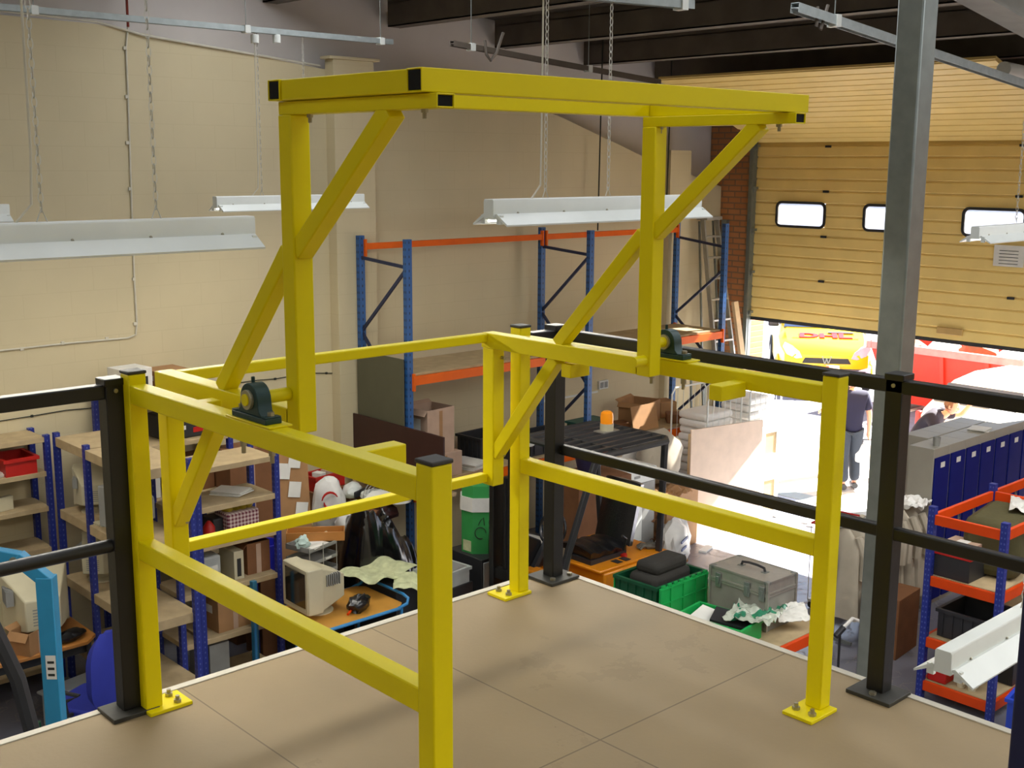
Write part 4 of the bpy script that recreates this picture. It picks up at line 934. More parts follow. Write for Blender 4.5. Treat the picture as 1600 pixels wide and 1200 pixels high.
# grey cabinet and recycling bin
t = thing('filing_cabinet', 'dark topped grey cabinet carrying the green recycling bin', 'cabinet', (7.62, 8.70, 0), 0)
G().box(-.24, -.26, 0, .24, .26, .95).obj('carcass', M['dgrey'], t, bevel=.004); G().box(-.22, -.275, .06, .22, -.262, .92).obj('cabinet_door', M['greypl'], t, bevel=.003)
t = thing('recycling_bin', 'green octagonal cardboard recycling bin with white liner folded over its rim', 'bin', (7.62, 8.74, .95), .1)
def octo(r, a0=22.5): return [(r*cos(rad(a0+45*i)), r*sin(rad(a0+45*i))) for i in range(8)]
G().prism(octo(.20), 0, .46).obj('bin_body', M['bincard'], t)
def ring8(z0, z1, r0, r1):
    g = G(); a, b = octo(r0), octo(r1); n = 8
    vs = [(x, y, z0) for x, y in a]+[(x, y, z1) for x, y in b]+[(x*.93, y*.93, z1) for x, y in b]+[(x*.93, y*.93, z0) for x, y in a]
    fs = []
    for i in range(n):
        j = (i+1) % n; fs += [(i, j, n+j, n+i), (n+i, n+j, 2*n+j, 2*n+i), (2*n+i, 2*n+j, 3*n+j, 3*n+i), (3*n+i, 3*n+j, j, i)]
    return g.add(vs, fs)
ring8(.44, .58, .218, .212).obj('liner', M['whitebag'], t); ring8(.57, .70, .198, .195).obj('lid_collar', M['bincard'], t)
G().prism(octo(.19), .64, .69).obj('lid_top', M['bincard'], t)
ring8(.46, .57, .190, .190).obj('rim', M['bincard'], t)
rz0 = rad(-90-22.5+0)
for i, s in enumerate(('100%', 'RECYCLED', 'CONTENT', 'PAPER')):
    a = rad(-112.5+22.5); r_ = .20*cos(rad(22.5))+.002
    text('printed_word', s, .045 if i else .04, M['text'], t, (r_*cos(rad(-90)), r_*sin(rad(-90)), .38-.055*i), (pi/2, 0, 0), .0005, .62)
r_ = .20*cos(rad(22.5))+.003; aa = rad(-135)
G().tube([Vector((r_*cos(aa), r_*sin(aa), .22))+Vector((-sin(aa), cos(aa), 0))*(.055*cos(q))+Vector((0, 0, .06*sin(q))) for q in [2*pi*i/16 for i in range(14)]], .005, n=4).obj('recycling_loop', M['text'], t)
G().tube([Vector((r_*cos(aa), r_*sin(aa), .30))+Vector((-sin(aa), cos(aa), 0))*u+Vector((0, 0, v)) for u, v in ((-.02, 0), (0, .05), (.03, .08), (.04, .0))], .004, n=4).obj('recycling_arrow', M['text'], t)
aa = rad(180+0); G().cbox((.187*cos(aa), .187*sin(aa), .075), (.004, .11, .11), 0).obj('paper_label', M['map'], t)

# left desk with big monitor, chair, lifting crane
t = thing('desk', 'orange brown desk at the lower left carrying the big monitor', 'desk', (3.35, 9.98, 0))
G().prism([(-.9, -.42), (.50, -.42), (.62, -.30), (.62, .42), (-.9, .42)], .715, .745).obj('desk_top', M['wood'], t, bevel=.004)
for x in (-.82, .54):
    for y in (-.34, .34): G().cyl((x, y, 0), (x, y, .715), .02).obj('leg', M['dgrey'], t)
G().box(-.82, -.30, .60, .54, -.27, .71).obj('apron', M['dgrey'], t)
crt('crt_monitor', 'big pale monitor seen from behind on the desk at the lower left', (3.58, 9.95, .745), rad(170), 1.42)
t = carton('cardboard_box', 'open brown carton on the desk behind the light blue crane post', (3.42, 9.70, .745), (.26, .2, .2), .5, M['card'], lab=False)
o = tag(G().blob((0, 0, .045), (.16, .075, .05), 17, .25, 3).obj('black_pouch', M['leather'], None, smooth=True), 'long black pouch on the desk in front of the big monitor', 'pouch'); o.location = (3.74, 9.68, .745); o.rotation_euler = (0, 0, .3)
papers('paper_pile', 'heap of white papers at the left edge of the desk', (3.02, 9.78, .745), .4, (.3, .26), 8)
t = thing('circuit_tray', 'open electronic unit with brown wiring on the desk left of the big monitor', 'electronics', (3.18, 10.18, .745), .2)
G().box(-.2, -.14, 0, .2, .14, .34).obj('chassis', M['beigepl'], t, bevel=.004); G().box(-.18, -.12, .342, .18, .12, .346).obj('circuit_board', M['dgreen'], t)
for i in range(9): G().tube([(-.15+.035*i, -.08, .346), (-.14+.035*i, -.02, .40+.01*(i % 3)), (-.15+.035*i, .07, .346)], .005, n=4).obj('wire', M['orange' if i % 2 else 'timber'], t)
# office chair seen from behind
t = thing('office_chair', 'office chair with rounded blue back beyond the first black post', 'chair', (3.72, 8.80, 0), rad(25))
def backf(u, v):
    w_ = .235*(1-.45*abs(2*v-.9)**3); return ((u-.5)*2*w_*1.12, -.04*(1-(2*u-1)**2)-.03*sin(pi*v), .50+.62*v)
G().sheet(backf, 12, 14, .07).obj('backrest', M['chair'], t, smooth=True)
G().prism([(-.23, -.02), (.23, -.02), (.25, .25), (.2, .48), (-.2, .48), (-.25, .25)], .42, .50).obj('seat', M['chair'], t, bevel=.02)
G().box(-.03, .02, .25, .03, .06, .6).obj('back_bracket', M['dgrey'], t); G().cyl((0, .22, .08), (0, .22, .42), .03).obj('gas_column', M['dgrey'], t)
for i in range(5):
    a = 2*pi*i/5+.3; G().beam((0, .22, .10), (.28*cos(a), .22+.28*sin(a), .07), .04, .03).obj('base_leg', M['dgrey'], t)
    G().cyl((.28*cos(a)-.02, .22+.28*sin(a), .03), (.28*cos(a)+.02, .22+.28*sin(a), .03), .03, n=14).obj('castor', M['dgrey'], t)
for s in (-1, 1): G().tube([(s*.2, .2, .46), (s*.30, .2, .47), (s*.32, .2, .60), (s*.32, .05, .68), (s*.32, .3, .68), (s*.31, .36, .60)], .018, n=8).obj('armrest', M['dgrey'], t, smooth=True)
# light blue workshop crane
p = CAM+ray(72, 900)/ray(72, 900).dot(F)*7.0
t = thing('workshop_crane', 'light blue workshop crane with bent jib at the lower left', 'crane', (p.x, p.y, 0), rad(-42))
zt = p.z+.12
G().prism([(-.05, -.045), (.05, -.045), (.05, .045), (-.05, .045)], .12, zt-.12).obj('mast', M['lblue'], t, bevel=.006)
G().beam((.02, 0, zt-.16), (-.16, 0, zt+.0), .075, .08).obj('jib_knee', M['lblue'], t, bevel=.006)
G().beam((-.13, 0, zt-.02), (-.55, 0, zt+.06), .07, .085).obj('jib', M['lblue'], t, bevel=.006)
G().box(-.40, -.038, zt-.02, -.29, -.0355, zt+.05).obj('white_sticker', M['paper'], t); text('printed_mark', 'CE', .055, M['text'], t, (-.345, -.0395, zt+.015), (pi/2, 0, 0), .0005)
G().box(-.02, -.047, zt-.75, .04, -.0455, zt-.60).obj('white_sticker', M['paper'], t)
for i in range(3): G().box(-.01, -.0485, zt-.73+.04*i, .03, -.0475, zt-.715+.04*i).obj('printed_mark', M['text'], t)
G().cyl((-.17, -.05, zt-.01), (-.17, .05, zt-.01), .02).obj('pivot_pin', M['bolt'], t)
G().cyl((-.06, -.03, .55), (-.09, -.03, 1.25), .035).cyl((-.09, -.03, 1.25), (-.1, -.03, 1.5), .018).obj('hydraulic_ram', M['dgreen'], t)
G().box(.05, -.02, 1.30, .12, .02, 1.36).obj('locking_lug', M['lblue'], t)
G().beam((0, 0, .16), (-.25, 0, .9), .05, .05).obj('strut', M['lblue'], t)
for s in (-1, 1):
    G().beam((.05, s*.08, .08), (-.8, s*.32, .08), .07, .07).obj('base_leg', M['lblue'], t)
    G().cyl((-.78, s*.32-.02, .04), (-.78, s*.32+.02, .04), .04, n=14).obj('castor', M['dgrey'], t)
G().box(-.08, -.12, .05, .08, .12, .13).obj('base_block', M['lblue'], t)
# black trolley handle / sack truck beside it
p = CAM+ray(14, 960)/ray(14, 960).dot(F)*6.0
t = thing('sack_truck', 'black bent frame of a sack truck in front of the desk at the very left', 'sack truck', (p.x, p.y, 0), rad(-40))
G().tube([(-.14, 0, p.z+.25), (-.09, 0, p.z-.05), (.02, 0, p.z-.35), (.10, 0, p.z-.8), (.14, 0, .15)], .042, n=8).obj('side_tube', M['dgrey'], t, smooth=True)
G().tube([(-.34, .05, p.z+.25), (-.30, .05, p.z-.3), (-.26, .05, .15)], .03, n=8).obj('side_tube', M['dgrey'], t, smooth=True)
for z in (.4, .8, 1.2): G().beam((-.27, .04, z), (.11, 0, z), .03, .03).obj('cross_bar', M['dgrey'], t)
G().box(-.33, -.14, 0, .2, .1, .02).obj('toe_plate', M['dgrey'], t)
for x in (-.3, .2): G().cyl((x-.02, .14, .12), (x+.02, .14, .12), .12, n=20).obj('wheel', M['tyre'], t)
# clear tub on the floor
p = PZ(122, 1085, .25)
t = thing('storage_tub', 'translucent storage tub with pale lid on the floor below the desk', 'tub', (p.x, p.y, 0), .2)
G().prism([(-.24, -.18), (.24, -.18), (.24, .18), (-.24, .18)], 0, .3).obj('tub_body', M['clear'], t, bevel=.02); G().prism([(-.27, -.2), (.27, -.2), (.27, .2), (-.27, .2)], .3, .325).obj('lid', M['clear'], t, bevel=.01)
G().box(-.1, -.184, .12, .08, -.1815, .15).obj('yellow_label', mat('pale_yellow_label', '#c9c07a', .7), t)
# teal post with red foot
p = PZ(400, 1030, .25)
t = thing('tool_stand', 'teal post standing on a red foot in front of the stepped shelving', 'stand', (p.x, p.y, 0), .2)
G().box(-.025, -.025, .04, .025, .025, 1.02).obj('post', mat('teal_paint', '#2f7290', .4), t, bevel=.004); G().prism([(-.14, -.1), (.14, -.1), (.1, .1), (-.1, .1)], 0, .04).obj('foot', M['red'], t, bevel=.004)

# ================================================================== FORKLIFT
fk = thing('forklift', 'orange forklift with black slatted overhead guard and black seat', 'forklift', (8.4, 7.95, 0))
def fp(x, y, z): return (x-8.4, y-7.95, z)
G().prism([(8.15-8.4, .22), (9.15-8.4, .22), (9.22-8.4, .45), (9.15-8.4, .88), (8.15-8.4, .88)], -.46, .46, 'XZ').obj('counterweight', M['orangebody'], fk, bevel=.02)
G().box(-.30, -.44, .88, .72, .44, .91).obj('engine_cover', M['orangebody'], fk, bevel=.01)
G().box(-.95, -.44, .22, -.25, .44, .42).obj('floor_well', M['orangebody'], fk, bevel=.01)
G().prism([(-.98, .3), (-.72, .3), (-.72, .95), (-.86, .95)], -.42, .42, 'XZ').obj('front_cowl', M['orangebody'], fk, bevel=.015)
G().box(-.20, -.468, .38, .30, -.462, .72).obj('side_grille', M['dgrey'], fk)
for a, b in ((.0, .08), (.12, .2)): G().box(a, -.40, .912, b, -.30, .916).obj('cover_slot', M['dgrey'], fk)
G().cyl((.22, -.28, .91), (.22, -.28, .935), .035).obj('red_cap', M['red'], fk)
for x in (-.75, .52):
    for s in (-1, 1):
        w_ = G().cyl((x, s*.36-.08, .24), (x, s*.36+.08, .24), .24, n=24).obj('wheel', M['tyre'], fk, smooth=True)
        G().cyl((x, s*.36+s*.08, .24), (x, s*.36+s*.085, .24), .13, n=18).obj('wheel_hub', M['orangebody'], w_)
# guard roof
gz = 2.09; gx0, gx1, gy0, gy1 = -.42, .66, -.50, .56
G().tube([fp(8.4+x, 7.95+y, gz) for x, y in ((gx0+.06, gy0), (gx1-.08, gy0), (gx1, gy0+.08), (gx1, gy1-.08), (gx1-.08, gy1), (gx0+.06, gy1), (gx0, gy1-.06), (gx0, gy0+.06))], .034, n=8, closed=True).obj('guard_frame', M['guard'], fk, smooth=True)
for i in range(7):
    y = gy0+.13+i*.135; G().box(gx0, y-.020, gz-.006, gx1, y+.020, gz+.032).obj('guard_slat', M['guard'], fk, bevel=.004)
G().box(gx0+.30, gy0, gz-.02, gx0+.34, gy1, gz+.02).obj('guard_crossbar', M['guard'], fk)
for (x, y, xb, yb, zb) in ((gx0+.03, gy0+.04, -.80, -.38, .9), (gx0+.03, gy1-.04, -.80, .38, .9), (gx1-.06, gy0+.04, .62, -.40, .88), (gx1-.06, gy1-.04, .62, .40, .88)):
    G().beam((x, y, gz), (xb, yb, zb), .05, .06).obj('guard_leg', M['dgrey'], fk, bevel=.008)
# mast
for s in (-1, 1): G().box(-1.17, s*.13-.03+.05, .08, -1.04, s*.13+.03+.05, 2.22).obj('mast_rail', M['black'], fk, bevel=.006)
G().box(-1.15, -.11, 2.10, -1.06, .21, 2.2).box(-1.15, -.11, .9, -1.08, .21, 1.0).obj('mast_crosshead', M['black'], fk)
G().cyl((-1.09, .05, .3), (-1.09, .05, 1.9), .035).obj('lift_ram', M['black'], fk)
for s in (-1, 1): G().box(-2.0, s*.24-.05, .05, -1.2, s*.24+.05, .09).obj('fork', M['dgrey'], fk)
for z in (.1, .5): G().box(-1.24, -.40, z, -1.17, .40, z+.08).obj('fork_carriage', M['black'], fk)
# seat
def seatp(u, v): return (-.25+.52*u, -.27+.48*v, 1.0+.045*(1-(2*v-1)**2)+.03*(1-u)+.012*sin(u*20))
G().sheet(seatp, 16, 10, .11).obj('seat_cushion', M['leather'], fk, smooth=True)
def backp(u, v): return (.26+.16*u+.05*(2*v-1)**2, -.27+.48*v+.0, 1.02+.62*u-.03*(2*v-1)**4)
G().sheet(backp, 16, 10, .12).obj('seat_back', M['leather'], fk, smooth=True)
G().tube([(.15, -.33, 1.0), (.18, -.34, 1.12), (.12, -.34, 1.16)], .014, n=6).obj('seat_lever', M['leather'], fk)
G().box(-.24, -.26, .90, .28, .22, .96).obj('seat_pan', M['dgrey'], fk)
G().beam((-.78, .02, .9), (-.52, .02, 1.25), .05, .05).obj('steering_column', M['dgrey'], fk)
G().tube([(-.50+.05*cos(a)-.0, .02+.17*sin(a), 1.28+.16*cos(a)) for a in [2*pi*i/20 for i in range(20)]], .014, n=6, closed=True).obj('steering_wheel', M['leather'], fk, smooth=True)
G().prism([(-1.0, .9), (-.55, .9), (-.62, 1.18), (-.95, 1.35)], .05, .42, 'XZ').obj('dashboard', M['leather'], fk, bevel=.02)
for y in (-.3, -.2): G().beam((-.62, y, .9), (-.56, y, 1.15), .015, .015).obj('control_lever', M['bolt'], fk)
bc = thing('beacon', 'amber flashing beacon on a pale base on the forklift roof', 'beacon', (8.4+.34, 7.95+.10, gz+.034))
G().cyl((0, 0, .012), (0, 0, .085), .07, n=20).obj('beacon_base', M['beigepl'], bc, smooth=True)
G().lathe([(.066, .085), (.068, .15), (.062, .195), (.04, .212)], n=20).obj('lens', M['amber'], bc, smooth=True)
G().box(-.12, -.07, 0, .12, .07, .012).obj('mount_plate', M['alu'], bc)
t = thing('work_glove', 'grey work glove lying on the rear of the forklift', 'glove', (8.4+.62, 7.95-.30, .91), -.6)
G().blob((0, 0, .028), (.075, .055, .035), 3, .3, 3).obj('palm', M['glove'], t, smooth=True)
for i in range(5):
    a = -.5+.25*i; G().tube([(-.04, 0, .03), (-.09*cos(a)-.02, -.09*sin(a), .04), (-.14*cos(a)-.01, -.14*sin(a), .015)], [.018, .015, .010], n=6).obj('finger', M['glove'], t, smooth=True)
G().lathe([(.04, 0), (.055, .07)], (.09, 0, .0), n=10).obj('cuff', M['glove'], t)

# ================================================================== BENCH BESIDE THE DECK
t = thing('packing_bench', 'chipboard topped bench with orange edge beam beside the deck', 'bench', (8.24, 6.35, 0))
G().box(-.62, -.92, .76, .64, .85, .80).obj('bench_top', M['chip'], t)
G().box(-.62, -.955, .70, .64, -.92, .795).obj('edge_beam', M['orange'], t, bevel=.003)
G().box(-.62, .85, .70, .64, .885, .795).obj('edge_beam', M['orange'], t, bevel=.003)
for x in (-.58, .66):
    for y in (-.90, .82): upright(t, x, y, .86, w_=.05)
c = crate('attached_lid_crate', 'green crate with open lid flaps holding a black bag', (8.10, 6.75, .80), (.70, .48, .31), .02, M['dgreen'])
for s, an in ((-1, 0),):
    g = G(); g.box(-.35, -.285, .0, .35, -.272, .305)
    for x in (-.34, -.2, -.02, .16, .32): g.box(x-.008, -.297, .0, x+.008, -.285, .30)
    for z in (.01, .15, .285): g.box(-.35, -.295, z, .35, -.285, z+.012)
    g.obj('lid_flap', M['green'], c)
for i in range(8): G().cbox((-.3+.086*i, -.279, .316), (.045, .018, .02)).obj('hinge_tooth', M['green'], c)
G().box(-.35, .252, .0, .35, .265, .31).obj('lid_flap', M['green'], c)
t = thing('soft_bag', 'dark grey soft equipment bag sticking out of the green crate', 'bag', (8.12, 6.77, .815), .05)
G().prism([(-.28, -.16), (.28, -.16), (.28, .16), (-.28, .16)], 0, .33).obj('bag_body', M['blackplate'] if 0 else mat('dark_canvas', '#2b2924', .85, bump=.2), t, bevel=.05)
G().prism([(-.22, -.13), (.26, -.13), (.26, .13), (-.22, .13)], .31, .43).obj('bag_top', MATS['dark_canvas'], t, bevel=.045)
t = thing('metal_case', 'grey aluminium flight case with black handle standing on the bench', 'case', (8.49, 6.00, .80), -.02)
G().box(-.205, -.315, 0, .205, .315, .33).obj('case_body', M['caseside'], t, bevel=.003); G().box(-.205, -.315, .334, .205, .315, .45).obj('case_lid', M['alu'], t, bevel=.004)
g = G()
for x in (-.207, .207):
    for y in (-.317, .317): G().cbox((x, y, .225), (.022, .022, .45)).obj('edge_strip', M['alu'], t)
for z in (.322, .342, .446):
    for s in (-1, 1): G().box(-.212, s*.318-.006, z-.008, .212, s*.318+.006, z+.008).obj('edge_strip', M['alu'], t); G().box(s*.208-.006, -.32, z-.008, s*.208+.006, .32, z+.008).obj('edge_strip', M['alu'], t)
for y in (.22, -.10, -.26): G().box(-.222, y-.03, .27, -.208, y+.03, .40).box(-.23, y-.018, .30, -.222, y+.018, .37).obj('latch', M['galv'], t, bevel=.003)
G().tube([(0, -.13, .452), (0, -.12, .485), (0, -.05, .495), (0, .05, .495), (0, .12, .485), (0, .13, .452)], .012, n=8).obj('handle', M['dgrey'], t, smooth=True)
for y in (-.13, .13): G().box(-.03, y-.025, .45, .03, y+.025, .456).obj('handle_plate', M['galv'], t)
for x in (-.19, .19):
    for y in (-.3, .3): G().cbox((x, y, .44), (.05, .05, .03)).cbox((x, y, .02), (.05, .05, .04)).obj('corner_cap', M['galv'], t, bevel=.006)
t = crate('parts_bin', 'green open fronted parts bin full of plastic wrapped papers', (7.93, 5.93, .80), (.36, .62, .17), .12, M['green'], ribs=False, lip=.012)
G().box(-.192, .17, .07, -.189, .24, .12).obj('bin_label', M['paper'], t)
for i, (x, y, m_, lb) in enumerate([(7.95, 6.02, 'paper', 'white sheets lying in the green parts bin'), (8.0, 5.85, 'dgrey', 'black wrapped packet in the green parts bin')]):
    o = tag(G().cbox((0, 0, 0), (.22, .34, .02), .3*i+.1, .12, -.2).obj('packet', M[m_], None), lb, 'packet'); o.location = (x, y, .92+.03*i)
def crumple(name, label, c, d, m, seed, amp=.05, cat='wrapping', rz=0, tilt=0):
    o = G().sheet(lambda u, v: ((u-.5)*d[0], (v-.5)*d[1], amp*noise.noise(Vector((u*4, v*4, seed)))+amp*.6*noise.noise(Vector((u*11, v*9, seed+3)))+tilt*u), 22, 22, .003).obj(name, M[m] if isinstance(m, str) else m, None, smooth=True)
    o.location = c; o.rotation_euler = (0, 0, rz); return tag(o, label, cat)
prn = mat('printed_plastic_wrap', '#b8bfae', .25, coat=.4, var=.2)
def _prn():
    nt, b, base = basein(prn); tc, s = objco(nt); nz = nt.nodes.new('ShaderNodeTexNoise'); nz.inputs['Scale'].default_value = 6
    nt.links.new(tc.outputs['Object'], nz.inputs['Vector']); f = math_node(nt, 'GREATER_THAN', nz.outputs[0], .56)
    nt.links.new(mixcol(nt, f, base, lin('#2c7a5a')), b.inputs['Base Color'])
_prn()
crumple('plastic_wrap', 'crumpled printed plastic wrap spilling out of the green parts bin', (8.18, 5.74, 1.0), (.5, .42), prn, 3, .06, rz=.3)
crumple('white_sheets', 'white sheets curling over the bench edge beside the plastic wrap', (8.52, 5.60, .90), (.18, .30), 'paper', 8, .03, 'papers', 1.0, .1)

# ================================================================== ROLL CAGES, LADDER, TIMBER BY THE DOOR CORNER
def cage(label, x, y, rz):
    t = thing('roll_cage', label, 'roll cage', (x, y, 0), rz, None)
    for s in (-1, 1):
        G().tube([(-.36, s*.30, .15), (-.36, s*.30, 1.80), (-.30, s*.30, 1.88), (.30, s*.30, 1.88), (.36, s*.30, 1.80), (.36, s*.30, .15)], .013, n=6).obj('side_frame', M['white_enamel'], t)
        for i in range(5): G().cyl((-.24+.12*i, s*.30, .17), (-.24+.12*i, s*.30, 1.87), .004, n=5).obj('upright_wire', M['white_enamel'], t)
        for z in (.6, 1.2): G().cyl((-.36, s*.30, z), (.36, s*.30, z), .005, n=5).obj('cross_wire', M['white_enamel'], t)
    G().box(-.37, -.31, .14, .37, .31, .17).obj('base_tray', M['galv'], t)
    for a in (-.3, .3):
        for b in (-.25, .25): G().cyl((a-.015, b, .06), (a+.015, b, .06), .06, n=14).obj('castor', M['dgrey'], t)
cage('white wire roll cage nearest the rack, filled with folded linen', 12.42, 9.64, 0)
cage('white wire roll cage nearer the door opening, filled with white linen', 13.32, 9.63, 0)
k_ = 0
for x, y, n, z0, nm in ((12.42, 9.64, 14, .175, 'first'), (13.32, 9.63, 15, .175, 'second')):
    for i in range(n):
        o = G().box(-.29, -.24, 0, .29, .24, .100).obj('linen_bundle', M['linen'], None, .035); o.location = (x+.015*(i % 3-1), y+.01*(i*5 % 3-1), z0+i*.101)
        tag(o, 'folded white linen in the %s roll cage, in one stack of like bundles' % ('rack side' if nm == 'first' else 'door side'), 'linen', 'folded linen stacked in the %s cage' % nm)
def ladder():
    t = thing('step_ladder', 'tall aluminium step ladder leaning in the corner beside the brick pier', 'ladder', (13.84, 10.62, 0), -.04)
    H_ = 4.05
    for s in (-1, 1):
        G().beam((s*.26, -.55, 0), (s*.15, .20, H_), .07, .028, up=(1, 0, 0)).obj('stile', M['alu'], t)
        G().beam((s*.24, -.10, 0), (s*.15, .26, H_-.05), .03, .02, up=(1, 0, 0)).obj('rear_stile', M['galv'], t)
    for i in range(13):
        f = (i+.7)/13.6; G().box(-.26+.11*f, -.59+.75*f, H_*f-.015, .26-.11*f, -.50+.75*f, H_*f+.012).obj('tread', M['alu'], t)
    G().box(-.17, .10, H_-.03, .17, .30, H_+.02).obj('top_platform', M['alu'], t, bevel=.006)
    g = G()
    G().beam((-.12, .1, 3.2), (.14, .22, 2.6), .02, .02).obj('brace', M['galv'], t); G().beam((.14, .05, 2.2), (-.14, -.1, 1.5), .02, .02).obj('brace', M['galv'], t)
ladder()
o = tag(G().cbox((0, 0, 1.45), (.10, .05, 2.9), 0, rad(-9), rad(-4)).obj('timber_plank', M['timber'], None), 'long pale timber batten leaning in front of the ladder', 'timber'); o.location = (13.82, 9.99, 0.01)
o = tag(G().cbox((0, 0, .95), (.12, .04, 1.9), 0, rad(3), rad(4)).obj('timber_plank', M['timber'], None), 'shorter broad plank leaning beside the door jamb', 'timber'); o.location = (14.26, 10.36, 0.01)
for i in range(3):
    o = tag(G().cyl((0, 0, 0), (.02, .12, 2.2-.2*i), .02, n=10).obj('steel_pipe', M['galv'], None), ['slim steel pipe leaning at the brick pier', 'second thin steel pipe between ladder and pier', 'shortest steel pipe in the corner behind the ladder'][i], 'pipe'); o.location = (14.22-.3*i, 10.78, 0)
# down pipe and conduit on the brick pier
o = tag(G().box(-.06, -.05, 0, 0, .05, 4.0).obj('wall_conduit', M['galv'], None), 'grey conduit running up the brick pier behind the ladder', 'conduit'); o.location = (WX-.001, 10.93, 0)
# pale plywood board
bo = thing('plywood_board', 'big pale plywood board standing upright before the roll cages, half in sunlight', 'board', (12.36, 9.24, 0), rad(-10.8))
G().box(-.62, -.012, .0, .62, .012, 1.46).obj('sheet', M['ply'], bo)

for x in (-.62, .58): G().box(x, .012, .1, x+.04, .05, 1.40).obj('batten', M['timber'], bo)
fr = thing('glazed_unit', 'white framed unit with tan glazed panels at the end of the plywood board', 'frame', (13.30, 9.22, 0), rad(-4))
G().box(-.19, -.02, 0, -.12, .02, 1.30).box(.12, -.02, 0, .19, .02, 1.30).box(-.12, -.02, 1.22, .12, .02, 1.30).box(-.12, -.02, .55, .12, .02, .92).box(-.12, -.02, 0, .12, .02, .10).obj('frame_border', M['linen'], fr)
for a, b in ((.10, .55), (.92, 1.22)): G().box(-.12, -.008, a, .12, .008, b).obj('panel', mat('tan_panel', '#b89c6a', .5), fr)
for s in (-.15, .15): G().beam((s, -.08, .02), (s, .08, .02), .05, .03).obj('foot', M['linen'], fr)
# white boards lying on the floor
for i, (x, y, a, lb) in enumerate([(13.9, 8.85, .32, 'white skirting plank on the sunlit floor by the doorway, the farther one'), (13.82, 8.72, .32, 'white skirting plank on the sunlit floor by the doorway, the nearer one'), (11.9, 9.02, .3, 'white plank lying on the floor at the foot of the plywood board')]):
    o = tag(G().box(-.45, -.05, 0, .45, .05, .02).obj('white_plank', M['linen'], None), lb, 'plank'); o.location = (x, y, 0.0); o.rotation_euler = (0, 0, a)
# things under and beside the rack: white goods, bags, torn cardboard
t = thing('fridge', 'grey and white fridge sized appliance behind the forklift leg', 'appliance', (10.52, 9.42, 0), 0)
G().box(-.3, -.28, 0, .3, .28, 1.02).obj('cabinet', M['greypl'], t, bevel=.01); G().box(-.31, -.29, 1.02, .31, .29, 1.20).obj('top_panel', M['white_enamel'], t, bevel=.01); G().box(-.24, -.295, .3, .05, -.285, .9).obj('door_front', M['white_enamel'], t); G().box(-.1, -.297, 1.09, .0, -.291, 1.12).obj('badge', M['greypl'], t)
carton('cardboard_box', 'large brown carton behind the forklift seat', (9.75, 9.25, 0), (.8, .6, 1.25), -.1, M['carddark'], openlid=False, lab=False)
t = thing('cement_bag', 'white printed sack standing behind the forklift on the floor', 'sack', (10.72, 8.72, 0), .3)
G().blob((0, 0, .30), (.23, .16, .34), 61, .22, 3).obj('sack_body', M['whitebag'], t, smooth=True)
for i, s in enumerate(('~~~~', '====', '~~~~')): G().cbox((-.1, -.158, .42-.10*i), (.24-.04*i, .012, .03), .1).obj('printed_band', mat('blue_print', '#3d4a78', .6), t)
o = tag(G().blob((0, 0, .22), (.22, .18, .26), 71, .35, 3).obj('white_sack', M['whitebag'], None, smooth=True), 'plain white sack slumped behind the printed one', 'sack'); o.location = (11.1, 9.05, 0)
o = tag(G().blob((0, 0, .35), (.30, .26, .40), 77, .25, 3).obj('dust_sheet', M['cloth'], None, smooth=True), 'pale rounded dust sheet bundle beside the plywood board', 'bundle'); o.location = (11.35, 9.55, .78)
box_thing('cardboard_pile', 'flattened torn cardboard heap beside the plywood board', 'cardboard', M['card'], (11.35, 9.45, 0), (.7, .6, .76), .1)
for i in range(4): crumple('cardboard_scrap', ['torn brown cardboard on top of the heap, largest piece', 'torn brown cardboard on the heap nearest the forklift', 'bent cardboard piece at the foot of the heap', 'small cardboard piece between heap and sack'][i], [(11.1, 9.15, .80), (10.9, 9.35, .5), (11.0, 8.98, .04), (10.95, 9.2, .25)][i], (.5-.08*i, .35), 'carddark' if i % 2 else 'card', 20+i, .08, 'cardboard', .4*i)
o = tag(G().box(0, 0, 0, .9, .03, 1.0).obj('linen_sheet', M['linen'], None, .01), 'white sheet hung over the lower rack edge beside the cages', 'sheet'); o.location = (11.0, 9.83, .30)
papers('paper_pile', 'stacked white boxes of paper behind the black post on the floor', (9.1, 9.6, 0), .2, (.5, .4), 60)
t = thing('mop_bucket', 'dark bucket with yellow cloth on the floor cartons behind the forklift roof', 'bucket', (9.75, 9.25, 1.256))
G().lathe([(.12, 0), (.17, .22), (.18, .22), (.18, .24)], n=18).obj('bucket_body', mat('purple_grey_plastic', '#2c2a4a', .4), t, smooth=True); G().blob((0, 0, .25), (.14, .14, .05), 3, .4, 2).obj('yellow_cloth', mat('yellow_cloth', '#c9b51e', .8), t, smooth=True)

